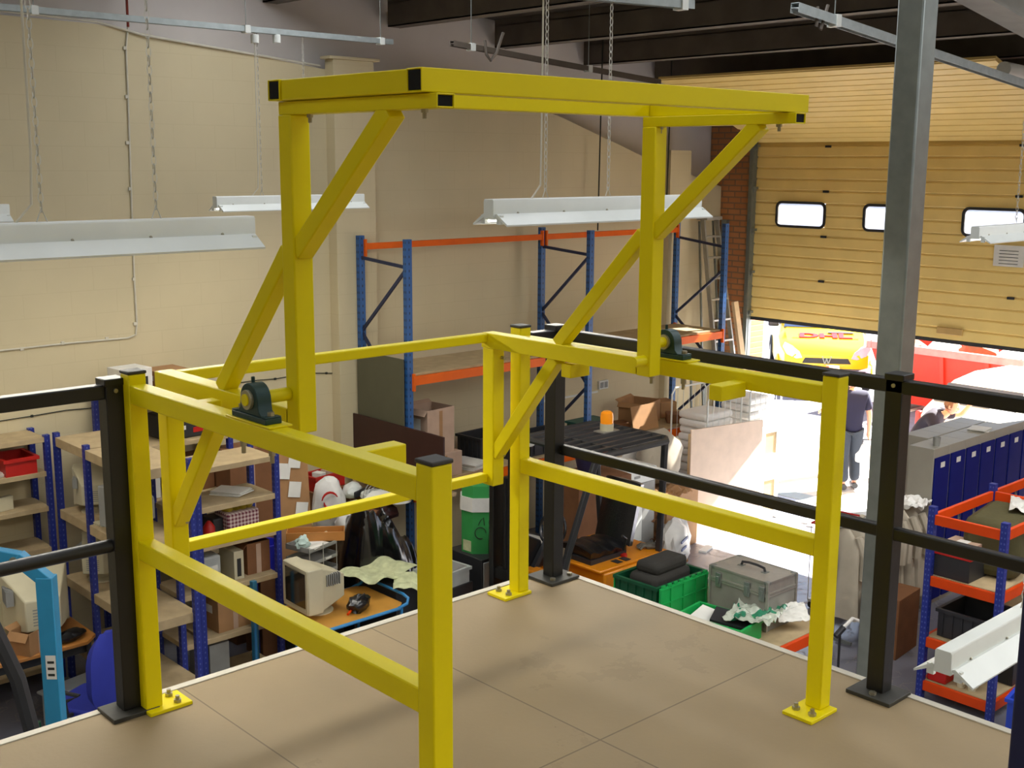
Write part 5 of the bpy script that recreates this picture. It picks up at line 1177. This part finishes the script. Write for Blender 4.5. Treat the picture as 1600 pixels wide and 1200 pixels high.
# ================================================================== LOCKERS, COATS, ORANGE RACKING
def locker(i, x, y, d, back=False):
    n = i; t = thing('locker', ['blue doored locker at the near end of the bank, beside the column', 'second blue locker along the bank, sunlight across its top', 'third blue locker along the bank, sunlit top corner', 'fourth blue locker from the column end', 'fifth blue locker from the column end', 'sixth blue locker from the column end, behind the lamp chain', 'seventh blue locker from the column end', 'eighth blue locker at the frame edge'][n] if not back else ['locker in the rear bank nearest the column', 'second locker of the rear bank', 'third locker of the rear bank', 'fourth locker of the rear bank', 'fifth locker of the rear bank', 'sixth locker of the rear bank'][n], 'locker', (x, y, 0), 0 if not back else pi, 'bank of blue lockers')
    w_ = .350
    G().box(-w_/2, -d/2+.02, 0, w_/2, d/2, 1.80).obj('carcass', M['locker'], t, bevel=.003)
    dr = G().box(-w_/2+.018, -d/2, .06, w_/2-.018, -d/2+.019, 1.70).obj('locker_door', M['lockblue'], t, bevel=.003)
    G().box(-.045, -d/2-.003, 1.58, .045, -d/2-.0005, 1.64).obj('number_plate', M['paper'], dr)
    G().box(.075, -d/2-.012, .88, .115, -d/2-.0005, 1.02).obj('lock_handle', M['galv'], dr, bevel=.004)
    G().box(.09, -d/2-.016, .93, .102, -d/2-.012, .985).obj('key_slot', M['dgrey'], dr)
for i in range(8): locker(i, 11.97+.355*i, 6.20, .31)
for i in range(6): locker(i, 12.42+.355*i, 6.54, .33, True)
t = thing('white_mug', 'grey beaker standing on the nearest locker', 'beaker', (11.98, 6.14, 1.80))
G().lathe([(.035, 0), (.042, .10), (.038, .10), (.032, .01)], n=16).obj('cup_body', M['greypl'], t, smooth=True); G().tube([(.04, 0, .08), (.07, 0, .06), (.038, 0, .02)], .005, n=5).obj('cup_handle', M['greypl'], t)
papers('paper_pile', 'papers lying on the far lockers in sunlight', (13.1, 6.2, 1.80), .2, (.25, .2), 3)
# garment rail with coats
t = thing('garment_rail', 'steel garment rail with pale lab coats beside the column', 'rail', (10.95, 6.20, 0), 0)
G().tube([(-.75, 0, .06), (-.75, 0, 1.22), (.72, 0, 1.22), (.72, 0, .06)], .014, n=8).obj('hanging_frame', M['galv'], t, smooth=True)
for x in (-.75, .72): G().beam((x, -.22, .05), (x, .22, .05), .03, .03).obj('foot_bar', M['galv'], t); 
lbs = ['leftmost white lab coat on the garment rail, next to the yellow post', 'white lab coat on the rail with a grey fold down its front', 'pale lab coat on the rail left of the black post', 'pale lab coat on the rail behind the black post', 'beige lab coat on the rail between post and column', 'long beige lab coat on the rail right of the column', 'beige lab coat on the rail just left of the orange racking', 'last pale lab coat on the rail against the lockers']
for i in range(8):
    x = 10.95-.66+.175*i; L_ = .92+.06*((i*7) % 3)
    def coatf(u, v, i=i, L_=L_):
        a = 2*pi*u; wz = v; sh = min(1, .35+v*4) if v < .16 else 1
        ry = (.20+.05*wz)*sh; rx = (.045+.055*wz)*sh
        f = 1+.18*sin(a*5+i)*wz
        return (rx*cos(a)*f, ry*sin(a)*f, -L_*v)
    o = thing('lab_coat', lbs[i], 'coat', (x, 6.20, 1.205), .15*sin(i*2.1), 'lab coats on the garment rail')
    G().sheet(coatf, 28, 10, .004).obj('coat_body', M['cloth'], o, smooth=True)
    for s in (-1, 1): G().tube([(0, s*.18, -.06), (.03, s*.25, -.25), (.02, s*.25, -.50)], [.04, .05, .045], n=8).obj('sleeve', M['cloth'], o, smooth=True)
    G().tube([(0, 0, .0), (0, 0, .03), (.012, 0, .035)], .003, n=4).obj('hanger_hook', M['chain'], o)
crumple('white_drape', 'white cloth thrown over the rail end beside the column', (11.55, 6.2, 1.25), (.36, .42), 'linen', 14, .09, 'cloth', .2)
# wire basket with red rim
t = thing('wire_basket', 'red rimmed wire trolley basket behind the lab coats', 'basket', (11.15, 6.75, 0), .1)
for z in (.62, .98): G().tube([(-.3, -.2, z), (.3, -.2, z), (.3, .2, z), (-.3, .2, z)], .012, n=6, closed=True).obj('rim', M['red'], t)
for i in range(6):
    for s in (-1, 1): G().cyl((-.3+.12*i, s*.2, .1), (-.3+.12*i, s*.2, .98), .005, n=5).obj('upright_wire', M['chain'], t)
for i in range(3): G().cbox((-.2+.2*i, -.2, .99), (.07, .04, .04)).obj('red_clip', M['red'], t)
G().box(-.3, -.2, .08, .3, .2, .11).obj('basket_floor', M['chain'], t)
for x in (-.27, .27):
    for y in (-.17, .17): G().cyl((x-.01, y, .04), (x+.01, y, .04), .04, n=12).obj('castor', M['dgrey'], t)
# orange racking at the right
RKX, RKY0, RKY1 = 9.65, 4.27, 4.93
t = thing('orange_rack', 'blue and orange racking at the right, in front of the lockers', 'racking', (10.9, 4.6, 0))
lv = (1.77, 1.20, .62, .20)
xs = (RKX, RKX+1.15, RKX+2.5)
for x in xs:
    for y in (RKY0, RKY1): upright(t, x-10.9, y-4.6, 1.84, w_=.06)
for z in lv:
    for x in xs: G().box(x-10.9-.02, RKY0-4.6+.03, z-.09, x-10.9+.015, RKY1-4.6-.03, z).obj('end_beam', M['orange'], t, bevel=.003)
    for a, b in zip(xs, xs[1:]):
        for y in (RKY0, RKY1): G().box(a-10.9+.03, y-4.6-.02, z-.09, b-10.9-.03, y-4.6+.015, z).obj('side_beam', M['orange'], t, bevel=.003)
        if z < 1.7: G().box(a-10.9+.02, RKY0-4.6+.02, z-.016, b-10.9-.02, RKY1-4.6-.02, z+.004).obj('deck_board', M['chip'], t)
box_thing('canvas_bundle', 'olive canvas bundle on the racking beneath the top beams', 'bundle', mat('olive_canvas', '#4a4526', .9, bump=.3), (10.35, 4.60, 1.206), (.8, .5, .52), .15, .08)
crumple('printed_sack', 'white sack with black print lying on the olive canvas bundle', (10.62, 4.46, 1.76), (.5, .4), 'whitebag', 33, .05, 'sack', .4)
c = crate('red_lid_crate', 'dark crate with red rim and a pale carton on top on the racking end', (9.86, 4.74, 1.206), (.36, .34, .24), 0, M['dgrey'], lip=0, ribs=False)
G().box(-.19, -.18, .20, .19, .18, .26).obj('red_rim', M['red'], c, bevel=.005); G().box(-.15, -.14, .26, .15, .14, .30).obj('flat_carton', M['cardpink'], c); G().box(-.05, -.05, .301, .07, .05, .303).obj('paper_label', M['paper'], c)
crate('storage_tote', 'black tote on the middle shelf of the orange racking', (9.98, 4.62, .63), (.5, .46, .26), 0, M['dgrey'])
crate('storage_tote', 'dark green tote on the racking behind the olive bundle', (11.2, 4.6, 1.21), (.6, .45, .36), 0, M['dgreen'])
t = thing('black_file_box', 'black box with white label on the bottom racking shelf', 'box', (10.3, 4.45, .206), 0)
G().box(-.2, -.16, 0, .2, .16, .30).obj('box_body', M['dgrey'], t, bevel=.005); G().box(-.06, -.164, .1, .05, -.1605, .22).obj('paper_label', M['paper'], t)
box_thing('red_toolbox', 'red toolbox on the bottom shelf of the orange racking', 'toolbox', M['red'], (9.80, 4.80, .206), (.24, .18, .18), 0, .01)
for i in range(2):
    t = thing('coffee_mug', ['pale mug beside the red toolbox', 'pale mug with dark mark, nearer the deck than its neighbour'][i], 'mug', (9.76, 4.60-.10*i, .206), .5*i)
    G().lathe([(.035, 0), (.04, .09), (.036, .09), (.03, .01)], n=16).obj('mug_body', M['beigepl'], t, smooth=True); G().tube([(-.03, -.03, .07), (-.05, -.05, .055), (-.028, -.028, .02)], .005, n=5).obj('mug_handle', M['beigepl'], t)
crate('blue_crate', 'bright blue plastic crate on the floor beside the orange racking', (9.55, 3.78, 0), (.6, .42, .5), .15, mat('crate_blue', '#1f3fae', .4))
box_thing('brown_locker_box', 'brown wooden cupboard on the floor below the lab coats', 'cupboard', M['carddark'], (10.5, 5.75, 0), (.5, .4, .62), .1)
t = thing('hose_reel', 'white bent hose with nozzle on the floor below the lab coats', 'hose', (9.85, 5.65, 0))
G().tube([(-.2, .1, .45), (-.05, .1, .50), (.12, .05, .42), (.16, 0, .2), (.14, 0, .03)], .018, n=8).obj('white_hose', M['linen'], t, smooth=True); G().cyl((-.2, .1, .45), (-.3, .12, .38), .03).obj('nozzle', M['dgrey'], t); G().cyl((-.24, .11, .40), (-.24, .11, 0), .012).obj('support_leg', M['dgrey'], t)
# dark blue post close to the camera on the deck
o = tag(G().box(-.02, -.02, 0, .02, .02, .42).obj('post_stub', mat('deep_blue_paint', '#101c4a', .4), None, .004), 'dark blue post end very close to the camera in the lower right corner', 'post')
p = CAM+ray(1617, 1090)/ray(1617, 1090).dot(F)*1.55; o.location = (p.x, p.y, DK); o.scale = (1, 1, (p.z-DK+.30)/.42)

# ================================================================== OUTSIDE
struct('ground', G().box(WX+.34, -14, -.22, 60, 50, -.02), M['asphalt'])
struct('trim_threshold', G().box(WX+.02, DY0, -.03, WX+.34, DY1, .004), M['galv'])
concrete = mat('pale_concrete_apron', '#b9b4b0', .85, var=.08)
struct('apron', G().box(WX+.35, 2, -.02, WX+3.2, 14, -.006), concrete)
for i, (x0, y0, x1, y1) in enumerate([(17.9, 6.0, 18.0, 11.2), (19.2, 6, 19.3, 12), (18.4, 11.6, 24, 11.72)]):
    struct('parking_line', G().box(x0, y0, -.02, x1, y1, -.012), M['linen'])
# yellow delivery van
v = thing('delivery_van', 'yellow delivery van with red letters on its bonnet parked outside the door', 'van', (21.55, 13.62, 0), rad(-52.3))
def loft(rings, m, name, par, smooth=True, bev=0):
    n = len(rings[0]); vs = [p for r in rings for p in r]; fs = [tuple(range(n-1, -1, -1)), tuple(range((len(rings)-1)*n, len(rings)*n))]
    for i in range(len(rings)-1):
        for j in range(n): fs.append((i*n+j, i*n+(j+1) % n, (i+1)*n+(j+1) % n, (i+1)*n+j))
    return G().add(vs, fs).obj(name, m, par, bev, smooth)
def vr(y, hw, z0, z1, r=.12, hwt=None):
    hwt = hw if hwt is None else hwt
    return [(-hw+.05, y, z0), (hw-.05, y, z0), (hw, y, z0+.12), (hw, y, (z0+z1)/2), (hwt, y, z1-r), (hwt-r, y, z1), (-hwt+r, y, z1), (-hwt, y, z1-r), (-hw, y, (z0+z1)/2), (-hw, y, z0+.12)]
loft([vr(.02, .72, .45, .86, .08), vr(.10, .86, .36, .98, .12), vr(.45, .94, .30, 1.12, .14), vr(1.0, .96, .28, 1.24, .14), vr(1.12, .96, .28, 1.30, .14, .92), vr(1.9, .96, .28, 1.94, .2, .78), vr(2.3, .96, .28, 2.0, .2, .80), vr(4.7, .96, .28, 2.0, .2, .80)], M['vanyel'], 'body', v)
loft([[(-.80, -.06, .24), (.80, -.06, .24), (.80, -.06, .56), (-.80, -.06, .56)], [(-.93, .16, .22), (.93, .16, .22), (.93, .16, .62), (-.93, .16, .62)], [(-.975, .62, .22), (.975, .62, .22), (.975, .62, .60), (-.975, .62, .60)]], M['bumper'], 'bumper', v, False, .02)
for z in (.30, .36, .42): G().box(-.55, -.072, z, .55, -.058, z+.028).obj('bumper_slot', M['dgrey'], v)
G().prism([(-.50, .69), (.50, .69), (.44, .80), (-.44, .80)], -.015, .06, 'XZ').obj('grille', M['dgrey'], v, bevel=.01)
for a, b in (((-.09, .84), (-.035, .68)), ((-.035, .68), (0, .80)), ((0, .80), (.035, .68)), ((.035, .68), (.09, .84))): G().beam((a[0], -.025, a[1]), (b[0], -.025, b[1]), .02, .022, up=(0, 1, 0)).obj('emblem', M['galv'], v)
for s in (-1, 1):
    lens = [(s*.50, .80), (s*.62, .78), (s*.82, .86), (s*.90, 1.0), (s*.86, 1.09), (s*.70, 1.02), (s*.56, .92)]
    vs = [(x, .00+.16*max(0, abs(x)-.5)+.22*max(0, z-.8)+(.12 if k else -.012), z) for k in (0, 1) for x, z in lens]; n = len(lens)
    G().add(vs, [tuple(range(n)), tuple(range(2*n-1, n-1, -1))]+[(i, (i+1) % n, n+(i+1) % n, n+i) for i in range(n)]).obj('headlamp', mat('headlamp_glass', '#dfe4ee', .12, .3, coat=.6), v)
    for k, y_ in ((0, .78), (1, 3.7)):
        wl = G().cyl((s*.86, y_, .32), (s*.985, y_, .32), .325, n=28).obj('wheel', M['tyre'], v, smooth=True)
        G().cyl((s*.98, y_, .32), (s*.995, y_, .32), .20, n=20).obj('hub_cap', M['galv'], wl)
        G().tube([(s*.972, y_+.40*cos(a), .32+.40*sin(a)) for a in [pi*i/12 for i in range(13)]], .035, n=6).obj('wheel_arch', M['dgrey'] if k else M['vanyel'], v)
    G().box(s*1.0-.05 if s > 0 else -1.18, 1.15, 1.30, 1.18 if s > 0 else -.95, 1.27, 1.52).obj('door_mirror', M['dgrey'], v, bevel=.03)
G().add([(-.84, 1.10, 1.31), (.84, 1.10, 1.31), (.72, 1.82, 1.91), (-.72, 1.82, 1.91), (-.84, 1.16, 1.27), (.84, 1.16, 1.27), (.72, 1.88, 1.87), (-.72, 1.88, 1.87)], [(0, 1, 2, 3), (7, 6, 5, 4), (0, 4, 5, 1), (1, 5, 6, 2), (2, 6, 7, 3), (3, 7, 4, 0)]).obj('windscreen', M['glassd'], v)
for s in (-1, 1): G().prism([(1.35, 1.32), (2.3, 1.32), (2.3, 1.80), (1.80, 1.80)], s*.925-.01, s*.925+.02, 'YZ').obj('side_window', M['glassd'], v)
bt = math.atan2(1.24-1.12, .55)
text('bonnet_letters', 'DHL', .36, M['vanred'], v, (0, .66, 1.182), (bt*.98, 0, 0), .012, 1.55, .016)
for x in (-.55, .55): G().cbox((x, .55, 1.16), (.28, .03, .006), 0, bt*.8).obj('red_stripe', M['vanred'], v)
G().cbox((.35, .86, 1.235), (.55, .09, .012), 0, bt*.8).obj('bonnet_vent', M['dgrey'], v)
G().box(-.27, -.095, .50, .27, -.075, .62).obj('number_plate', M['paper'], v)
text('plate_letters', 'FG04 UWY', .10, M['text'], v, (.02, -.098, .56), (pi/2, 0, 0), .001, 1.0)
G().box(-.30, -.097, .50, -.25, -.094, .62).obj('plate_band', M['lockblue'], v)
# red skip
t = thing('skip', 'red skip with weathered pink rim behind the delivery van', 'skip', (22.1, 10.9, 0), 0)
g = G(); hx, hy = .85, 1.45
def sk(z, k): return [(-hx*k, -hy*k-.1, z), (hx*k, -hy*k-.1, z), (hx*k, hy*k+.1, z), (-hx*k, hy*k+.1, z)]
vs = sk(.15, .75)+sk(1.28, 1)+[(x*.95, y*.95, 1.28) for x, y, z in sk(1.28, 1)]+[(x*.95, y*.95, .2) for x, y, z in sk(.2, .75)]
fs = [(3, 2, 1, 0), (12, 13, 14, 15)]+[(a*4+i, a*4+(i+1) % 4, a*4+4+(i+1) % 4, a*4+4+i) for a in range(3) for i in range(4)]
g.add(vs, fs).obj('skip_body', M['redpaint'], t)
for y0, y1 in ((-hy-.15, -hy-.05), (hy+.05, hy+.15)): G().box(-hx-.06, y0, 1.20, hx+.06, y1, 1.34).obj('rim', M['pink'], t)
for s in (-1, 1): G().box(s*hx-.05, -hy-.1, 1.20, s*hx+.05, hy+.1, 1.34).obj('rim', M['pink'], t)
for y in (-.9, 0, .9): G().beam((-hx-.02, y, 1.2), (-hx*.78-.04, y, .2), .08, .06).obj('rib', M['redpaint'], t)
for i in range(4): 
    o = tag(G().blob((0, 0, .2), (.35, .4, .25), 80+i, .6, 2, 1.5).obj('skip_rubbish', M['linen' if i % 2 else 'carddark'], None), ['pale rubbish heap in the skip nearest the van', 'brown rubbish in the middle of the skip', 'white bags in the skip behind the column', 'dark rubbish at the far end of the skip'][i], 'rubbish'); o.location = (22.0, 12.0-.72*i, .95)
box_thing('skip_fill', 'dark fill inside the red skip under the rubbish', 'rubbish', M['dgrey'], (22.1, 10.9, .21), (1.1, 2.0, .75), 0)
# white car seen from behind
v = thing('white_van', 'white vehicle with dark rear window parked right outside the doorway', 'vehicle', (17.15, 8.25, 0), rad(-90))
loft([vr(-.02, .80, .40, .92, .06), vr(.0, .86, .28, 1.0, .08), vr(.10, .88, .25, 1.12, .08, .84), vr(.45, .88, .25, 1.48, .16, .72), vr(1.2, .88, .25, 1.54, .16, .74), vr(2.4, .88, .25, 1.50, .16, .72), vr(3.0, .88, .25, 1.02, .14, .80), vr(3.9, .86, .28, .85, .12, .78), vr(4.05, .80, .35, .7, .1)], M['whitepaint'], 'body', v)
G().add([(-.70, .115, 1.185), (.70, .115, 1.185), (.60, .37, 1.45), (-.60, .37, 1.45), (-.70, .20, 1.12), (.70, .20, 1.12), (.60, .44, 1.38), (-.60, .44, 1.38)], [(0, 1, 2, 3), (7, 6, 5, 4), (0, 4, 5, 1), (1, 5, 6, 2), (2, 6, 7, 3), (3, 7, 4, 0)]).obj('rear_window', mat('grey_vehicle_glass', '#4a4a4c', .15, coat=.4), v)
for s in (-1, 1):
    G().box(s*.86-.06, -.03, .70, s*.86+.03, .08, 1.0).obj('tail_lamp', M['red'], v, bevel=.02)
    for y_ in (.75, 3.2):
        G().cyl((s*.78, y_, .31), (s*.90, y_, .31), .31, n=24).obj('wheel', M['tyre'], v, smooth=True)
G().box(-.26, -.045, .86, .26, -.025, .97).obj('number_plate', mat('plate_yellow', '#c9c81e', .5), v)
G().box(-.30, -.04, .83, .30, -.02, .85).obj('plate_shadow_trim', M['dgrey'], v); G().box(.3, -.06, .62, .62, -.02, .72).obj('boot_handle', M['dgrey'], v, bevel=.01); G().box(-.86, -.06, .3, .86, .0, .5).obj('rear_bumper', M['whitepaint'], v, bevel=.03)  # dark strip below the number plate, then handle and bumper

# ================================================================== PEOPLE
def skinned(pts, edges, sub=2):
    me = bpy.data.meshes.new('t'); me.from_pydata([p[:3] for p in pts], edges, []); o = bpy.data.objects.new('t', me); COL.objects.link(o)
    md = o.modifiers.new('s', 'SKIN'); md.use_smooth_shade = True
    if not me.skin_vertices: 
        bm = bmesh.new(); bm.from_mesh(me); bm.verts.layers.skin.verify(); bm.to_mesh(me); bm.free()
    for i, p in enumerate(pts):
        r = p[3]; sv = me.skin_vertices[0].data[i]; sv.radius = r if isinstance(r, tuple) else (r, r); sv.use_root = (i == 0)
    ss = o.modifiers.new('u', 'SUBSURF'); ss.levels = ss.render_levels = sub
    dg = bpy.context.evaluated_depsgraph_get(); dg.update(); out = bpy.data.meshes.new_from_object(o.evaluated_get(dg)); bpy.data.objects.remove(o); return out
def hand(pts, edges, iw, wr, d, side, n):
    """palm, four fingers and a thumb grown from wrist index iw; d = direction of the hand, side = direction across the palm (thumb side)"""
    d = Vector(d).normalized(); s = Vector(side).normalized(); nn = d.cross(s).normalized(); w_ = Vector(wr)
    pc = w_+d*.05; pts.append((*pc, (.034, .018))); ip = len(pts)-1; edges.append((iw, ip))
    for k, (off, L_) in enumerate(((.026, .066), (.009, .075), (-.009, .070), (-.026, .055))):
        a = w_+d*.085+s*off; b = a+d*L_*.5+nn*.012; c = a+d*L_*.85+nn*.035
        i0 = len(pts); pts += [(*a, .010), (*b, .0085), (*c, .0075)]; edges += [(ip, i0), (i0, i0+1), (i0+1, i0+2)]
    a = w_+d*.025+s*.035; b = a+d*.03+s*.022+nn*.01; c = b+d*.028+nn*.012
    i0 = len(pts); pts += [(*a, .012), (*b, .010), (*c, .009)]; edges += [(iw, i0), (i0, i0+1), (i0+1, i0+2)]
def person(label, loc, rz, J, top_m, leg_m, hair_m, sleeve=.55, top_parts=()):
    t = thing('person', label, 'person', loc, rz)
    P_ = {k: Vector(v) for k, v in J.items() if isinstance(v, tuple)}
    pts = []; ed = []; ix = {}
    def a(n, r): ix[n] = len(pts); pts.append((*P_[n], r)); return ix[n]
    a('pelvis', (.12, .085)); a('waist', (.11, .08)); a('chest', (.13, .09)); a('neck', .055); a('jaw', .06)
    ed += [(0, 1), (1, 2), (2, 3), (3, 4)]
    for s in 'LR':
        a('sh'+s, .062); a('el'+s, .042); a('wr'+s, .027); ed += [(ix['chest'], ix['sh'+s]), (ix['sh'+s], ix['el'+s]), (ix['el'+s], ix['wr'+s])]
        dr = (P_['wr'+s]-P_['el'+s]).normalized(); hand(pts, ed, ix['wr'+s], P_['wr'+s], dr, P_.get('th'+s, Vector((0, -1, 0))), 0)
        a('hip'+s, .095); a('kn'+s, .062); a('an'+s, .04); a('toe'+s, .035); ed += [(0, ix['hip'+s]), (ix['hip'+s], ix['kn'+s]), (ix['kn'+s], ix['an'+s]), (ix['an'+s], ix['toe'+s])]
    me = skinned(pts, ed, 1)
    # sculpted head joined into the same body mesh
    hc = P_['head']; yaw = J.get('yaw', 0); pit = J.get('pit', 0); Rm = Matrix.Rotation(yaw, 3, 'Z') @ Matrix.Rotation(pit, 3, 'X')
    bm = bmesh.new(); bm.from_mesh(me); hb = bmesh.new(); bmesh.ops.create_icosphere(hb, subdivisions=4, radius=1)
    def g3(p, c, s): return math.exp(-sum(((p[i]-c[i])/s[i])**2 for i in range(3)))
    for vtx in hb.verts:
        p = vtx.co.copy(); q = Vector((p.x*.076, p.y*.098, p.z*.118))
        if q.z < 0: q.x *= 1-.28*(-p.z); q.y = q.y*(1-.10*(-p.z))-.012*(-p.z)
        q.y -= .026*g3(q, (0, -.095, -.012), (.014, .05, .022)); q.y -= .008*g3(q, (0, -.09, -.055), (.028, .05, .012)); q.y += .010*g3(q, (0, -.09, -.040), (.03, .04, .006))
        for s in (-1, 1):
            q.y += .012*g3(q, (s*.030, -.085, .018), (.018, .04, .012)); q.y -= .006*g3(q, (s*.03, -.09, .040), (.026, .04, .008))
            q.x += s*.020*g3(q, (s*.073, .008, -.005), (.03, .014, .026))
        vtx.co = hc+Rm @ q
    hm = bpy.data.meshes.new('h'); hb.to_mesh(hm); hb.free(); bm.from_mesh(hm); bm.to_mesh(me); bm.free(); me.materials.clear(); me.materials.append(M['skin'])
    for p in me.polygons: p.use_smooth = True
    o = bpy.data.objects.new('body', me); COL.objects.link(o); o.parent = t; me.name = 'body'
    for s in (-1, 1):
        c = hc+Rm @ Vector((s*.030, -.083, .018)); G().blob(c, (.011, .009, .009), 0, 0, 2).obj('eye', M['paper'], t, smooth=True); c2 = hc+Rm @ Vector((s*.030, -.092, .018)); G().blob(c2, (.005, .003, .005), 0, 0, 1).obj('pupil', M['dgrey'], t)
    c = hc+Rm @ Vector((0, -.088, -.050)); G().cbox(c, (.042, .010, .007), yaw).obj('lips', mat('lip', '#a5594e', .6), t)
    bmh = bmesh.new(); bmesh.ops.create_icosphere(bmh, subdivisions=4, radius=1)
    for vtx in bmh.verts:
        p = vtx.co; k = 1+.05*noise.noise(p*7); q = Vector((p.x*.084, p.y*.106+.006, p.z*.124+.006))*k
        if p.y < -.35 and p.z < .52: q = q*.86
        if p.z < -.25: q = Vector((q.x*.86, q.y*.86, max(q.z, -.05)))
        vtx.co = hc+Rm @ q
    mh = bpy.data.meshes.new('hair'); bmh.to_mesh(mh); bmh.free(); mh.materials.append(hair_m); ho = bpy.data.objects.new('hair', mh); COL.objects.link(ho); ho.parent = t
    # clothes: slightly larger skins of the same skeleton
    tp = [(*(P_['pelvis']-Vector((0, 0, .10))), (.19, .155)), (*P_['pelvis'], (.19, .155)), (*P_['waist'], (.185, .15)), (*P_['chest'], (.215, .165)), (*(P_['neck']*.85+P_['chest']*.15), .095)]; te = [(0, 1), (1, 2), (2, 3), (3, 4)]
    for s in 'LR':
        i0 = len(tp); e = P_['sh'+s].lerp(P_['el'+s], 1) if sleeve >= 1 else P_['sh'+s].lerp(P_['el'+s], sleeve)
        tp += [(*P_['sh'+s], .098), (*P_['sh'+s].lerp(e, .6), .082), (*e, .072)]; te += [(3, i0), (i0, i0+1), (i0+1, i0+2)]
        if sleeve > 1: tp.append((*P_['el'+s].lerp(P_['wr'+s], sleeve-1), .045)); te.append((i0+2, i0+3))
    m2 = skinned(tp, te, 2); m2.materials.clear(); m2.materials.append(top_m); o = bpy.data.objects.new('sweater', m2); COL.objects.link(o); o.parent = t
    lp = [(*(P_['pelvis']+Vector((0, 0, .08))), (.175, .14))]; le = []
    for s in 'LR':
        i0 = len(lp); lp += [(*P_['hip'+s], .13), (*P_['kn'+s], .095), (*(P_['an'+s]+Vector((0, 0, .02))), .08)]; le += [(0, i0), (i0, i0+1), (i0+1, i0+2)]
    m3 = skinned(lp, le, 2); m3.materials.clear(); m3.materials.append(leg_m); o = bpy.data.objects.new('trousers', m3); COL.objects.link(o); o.parent = t
    for s in 'LR':
        an, to = P_['an'+s], P_['toe'+s]; d = (to-an); d.z = 0; d.normalize()
        G().tube([an-d*.05+Vector((0, 0, -.035)), an+d*.03+Vector((0, 0, -.035)), to+Vector((0, 0, .012)), to+d*.05+Vector((0, 0, .0))], [.045, .052, .045, .025], n=10).obj('shoe', M['dgrey'], t, smooth=True)
    return t
# man walking in with a case, board in his other hand; faces the camera side of the doorway turned away
J1 = {'pelvis': (0, 0, 0.95), 'waist': (0, 0, 1.1), 'chest': (0, 0.01, 1.32), 'neck': (0, 0.0, 1.49), 'jaw': (0, -0.02, 1.56), 'head': (0, -0.03, 1.64), 'pit': 0.15, 'shL': (0.19, 0, 1.43), 'elL': (0.3, -0.1, 1.2), 'wrL': (0.36, -0.34, 1.12), 'shR': (-0.19, 0.02, 1.43), 'elR': (-0.26, 0.05, 1.13), 'wrR': (-0.28, -0.03, 0.86), 'thR': (0, -1, 0), 'thL': (0, 0, 1), 'hipR': (-0.09, 0, 0.9), 'knR': (-0.1, -0.08, 0.5), 'anR': (-0.1, 0.02, 0.09), 'toeR': (-0.1, -0.13, 0.04), 'hipL': (0.09, 0, 0.9), 'knL': (0.1, 0.02, 0.5), 'anL': (0.1, 0.14, 0.1), 'toeL': (0.1, 0, 0.04)}
p1 = person('person in a navy short sleeved sweater carrying a white case outside the doorway', (15.5, 9.32, 0), rad(137), J1, M['navy'], M['jeans'], M['hair'], .75)
Rz = Matrix.Rotation(rad(137), 3, 'Z'); hnd = Vector((15.5, 9.32, 0))+Rz @ Vector((-.285, -.045, .765))
t = thing('tool_carry_case', 'white carry case with black end held by the person in navy', 'case', (hnd.x, hnd.y, hnd.z-.36), YAW-pi/2)
G().box(-.20, -.07, 0, .20, .07, .28).obj('case_body', M['linen'], t, bevel=.015); G().box(.16, -.072, .20, .205, .072, .30).obj('black_catch', M['dgrey'], t)
G().tube([(-.08, 0, .28), (-.07, 0, .34), (.07, 0, .34), (.08, 0, .28)], .011, n=6).obj('handle', M['dgrey'], t)
hb_ = Vector((15.5, 9.42, 0))+Rz @ Vector((-.38, -.42, 0))
bd = PZ(1289, 742, 0.0)
t = thing('carried_board', 'tall white board with salmon edge held upright outside the doorway', 'board', (bd.x, bd.y, 0), YAW-pi/2-.3)
G().box(-.03, -.02, 0, .12, .02, 1.75).obj('board_face', M['linen'], t); G().box(-.075, -.022, 0, -.03, .022, 1.75).obj('board_edge', mat('salmon_edge', '#c8674f', .6), t)
# man bending at the white vehicle, one arm raised
J2 = dict(pelvis=(0, .20, .97), waist=(0, .13, 1.13), chest=(0, -.02, 1.33), neck=(0, -.17, 1.41), jaw=(0, -.21, 1.46), head=(0, -.24, 1.53), pit=.25, yaw=-.15,
    shR=(-.19, -.02, 1.38), elR=(-.27, -.12, 1.12), wrR=(-.22, -.36, 1.04), shL=(.19, -.04, 1.38), elL=(.26, -.34, 1.36), wrL=(.20, -.46, 1.54), thL=(-1, 0, .2), thR=(0, 0, 1),
    hipL=(.09, .20, .92), knL=(.11, .12, .50), anL=(.11, .20, .09), toeL=(.11, .05, .04), hipR=(-.09, .20, .92), knR=(-.11, .16, .50), anR=(-.11, .26, .09), toeR=(-.11, .11, .04))
person('person with light brown hair bending forward, one hand raised, beside the white vehicle', (15.35, 7.95, 0), YAW-rad(90)+rad(62), J2, M['polo'], M['jeans'], M['hair'], .8)
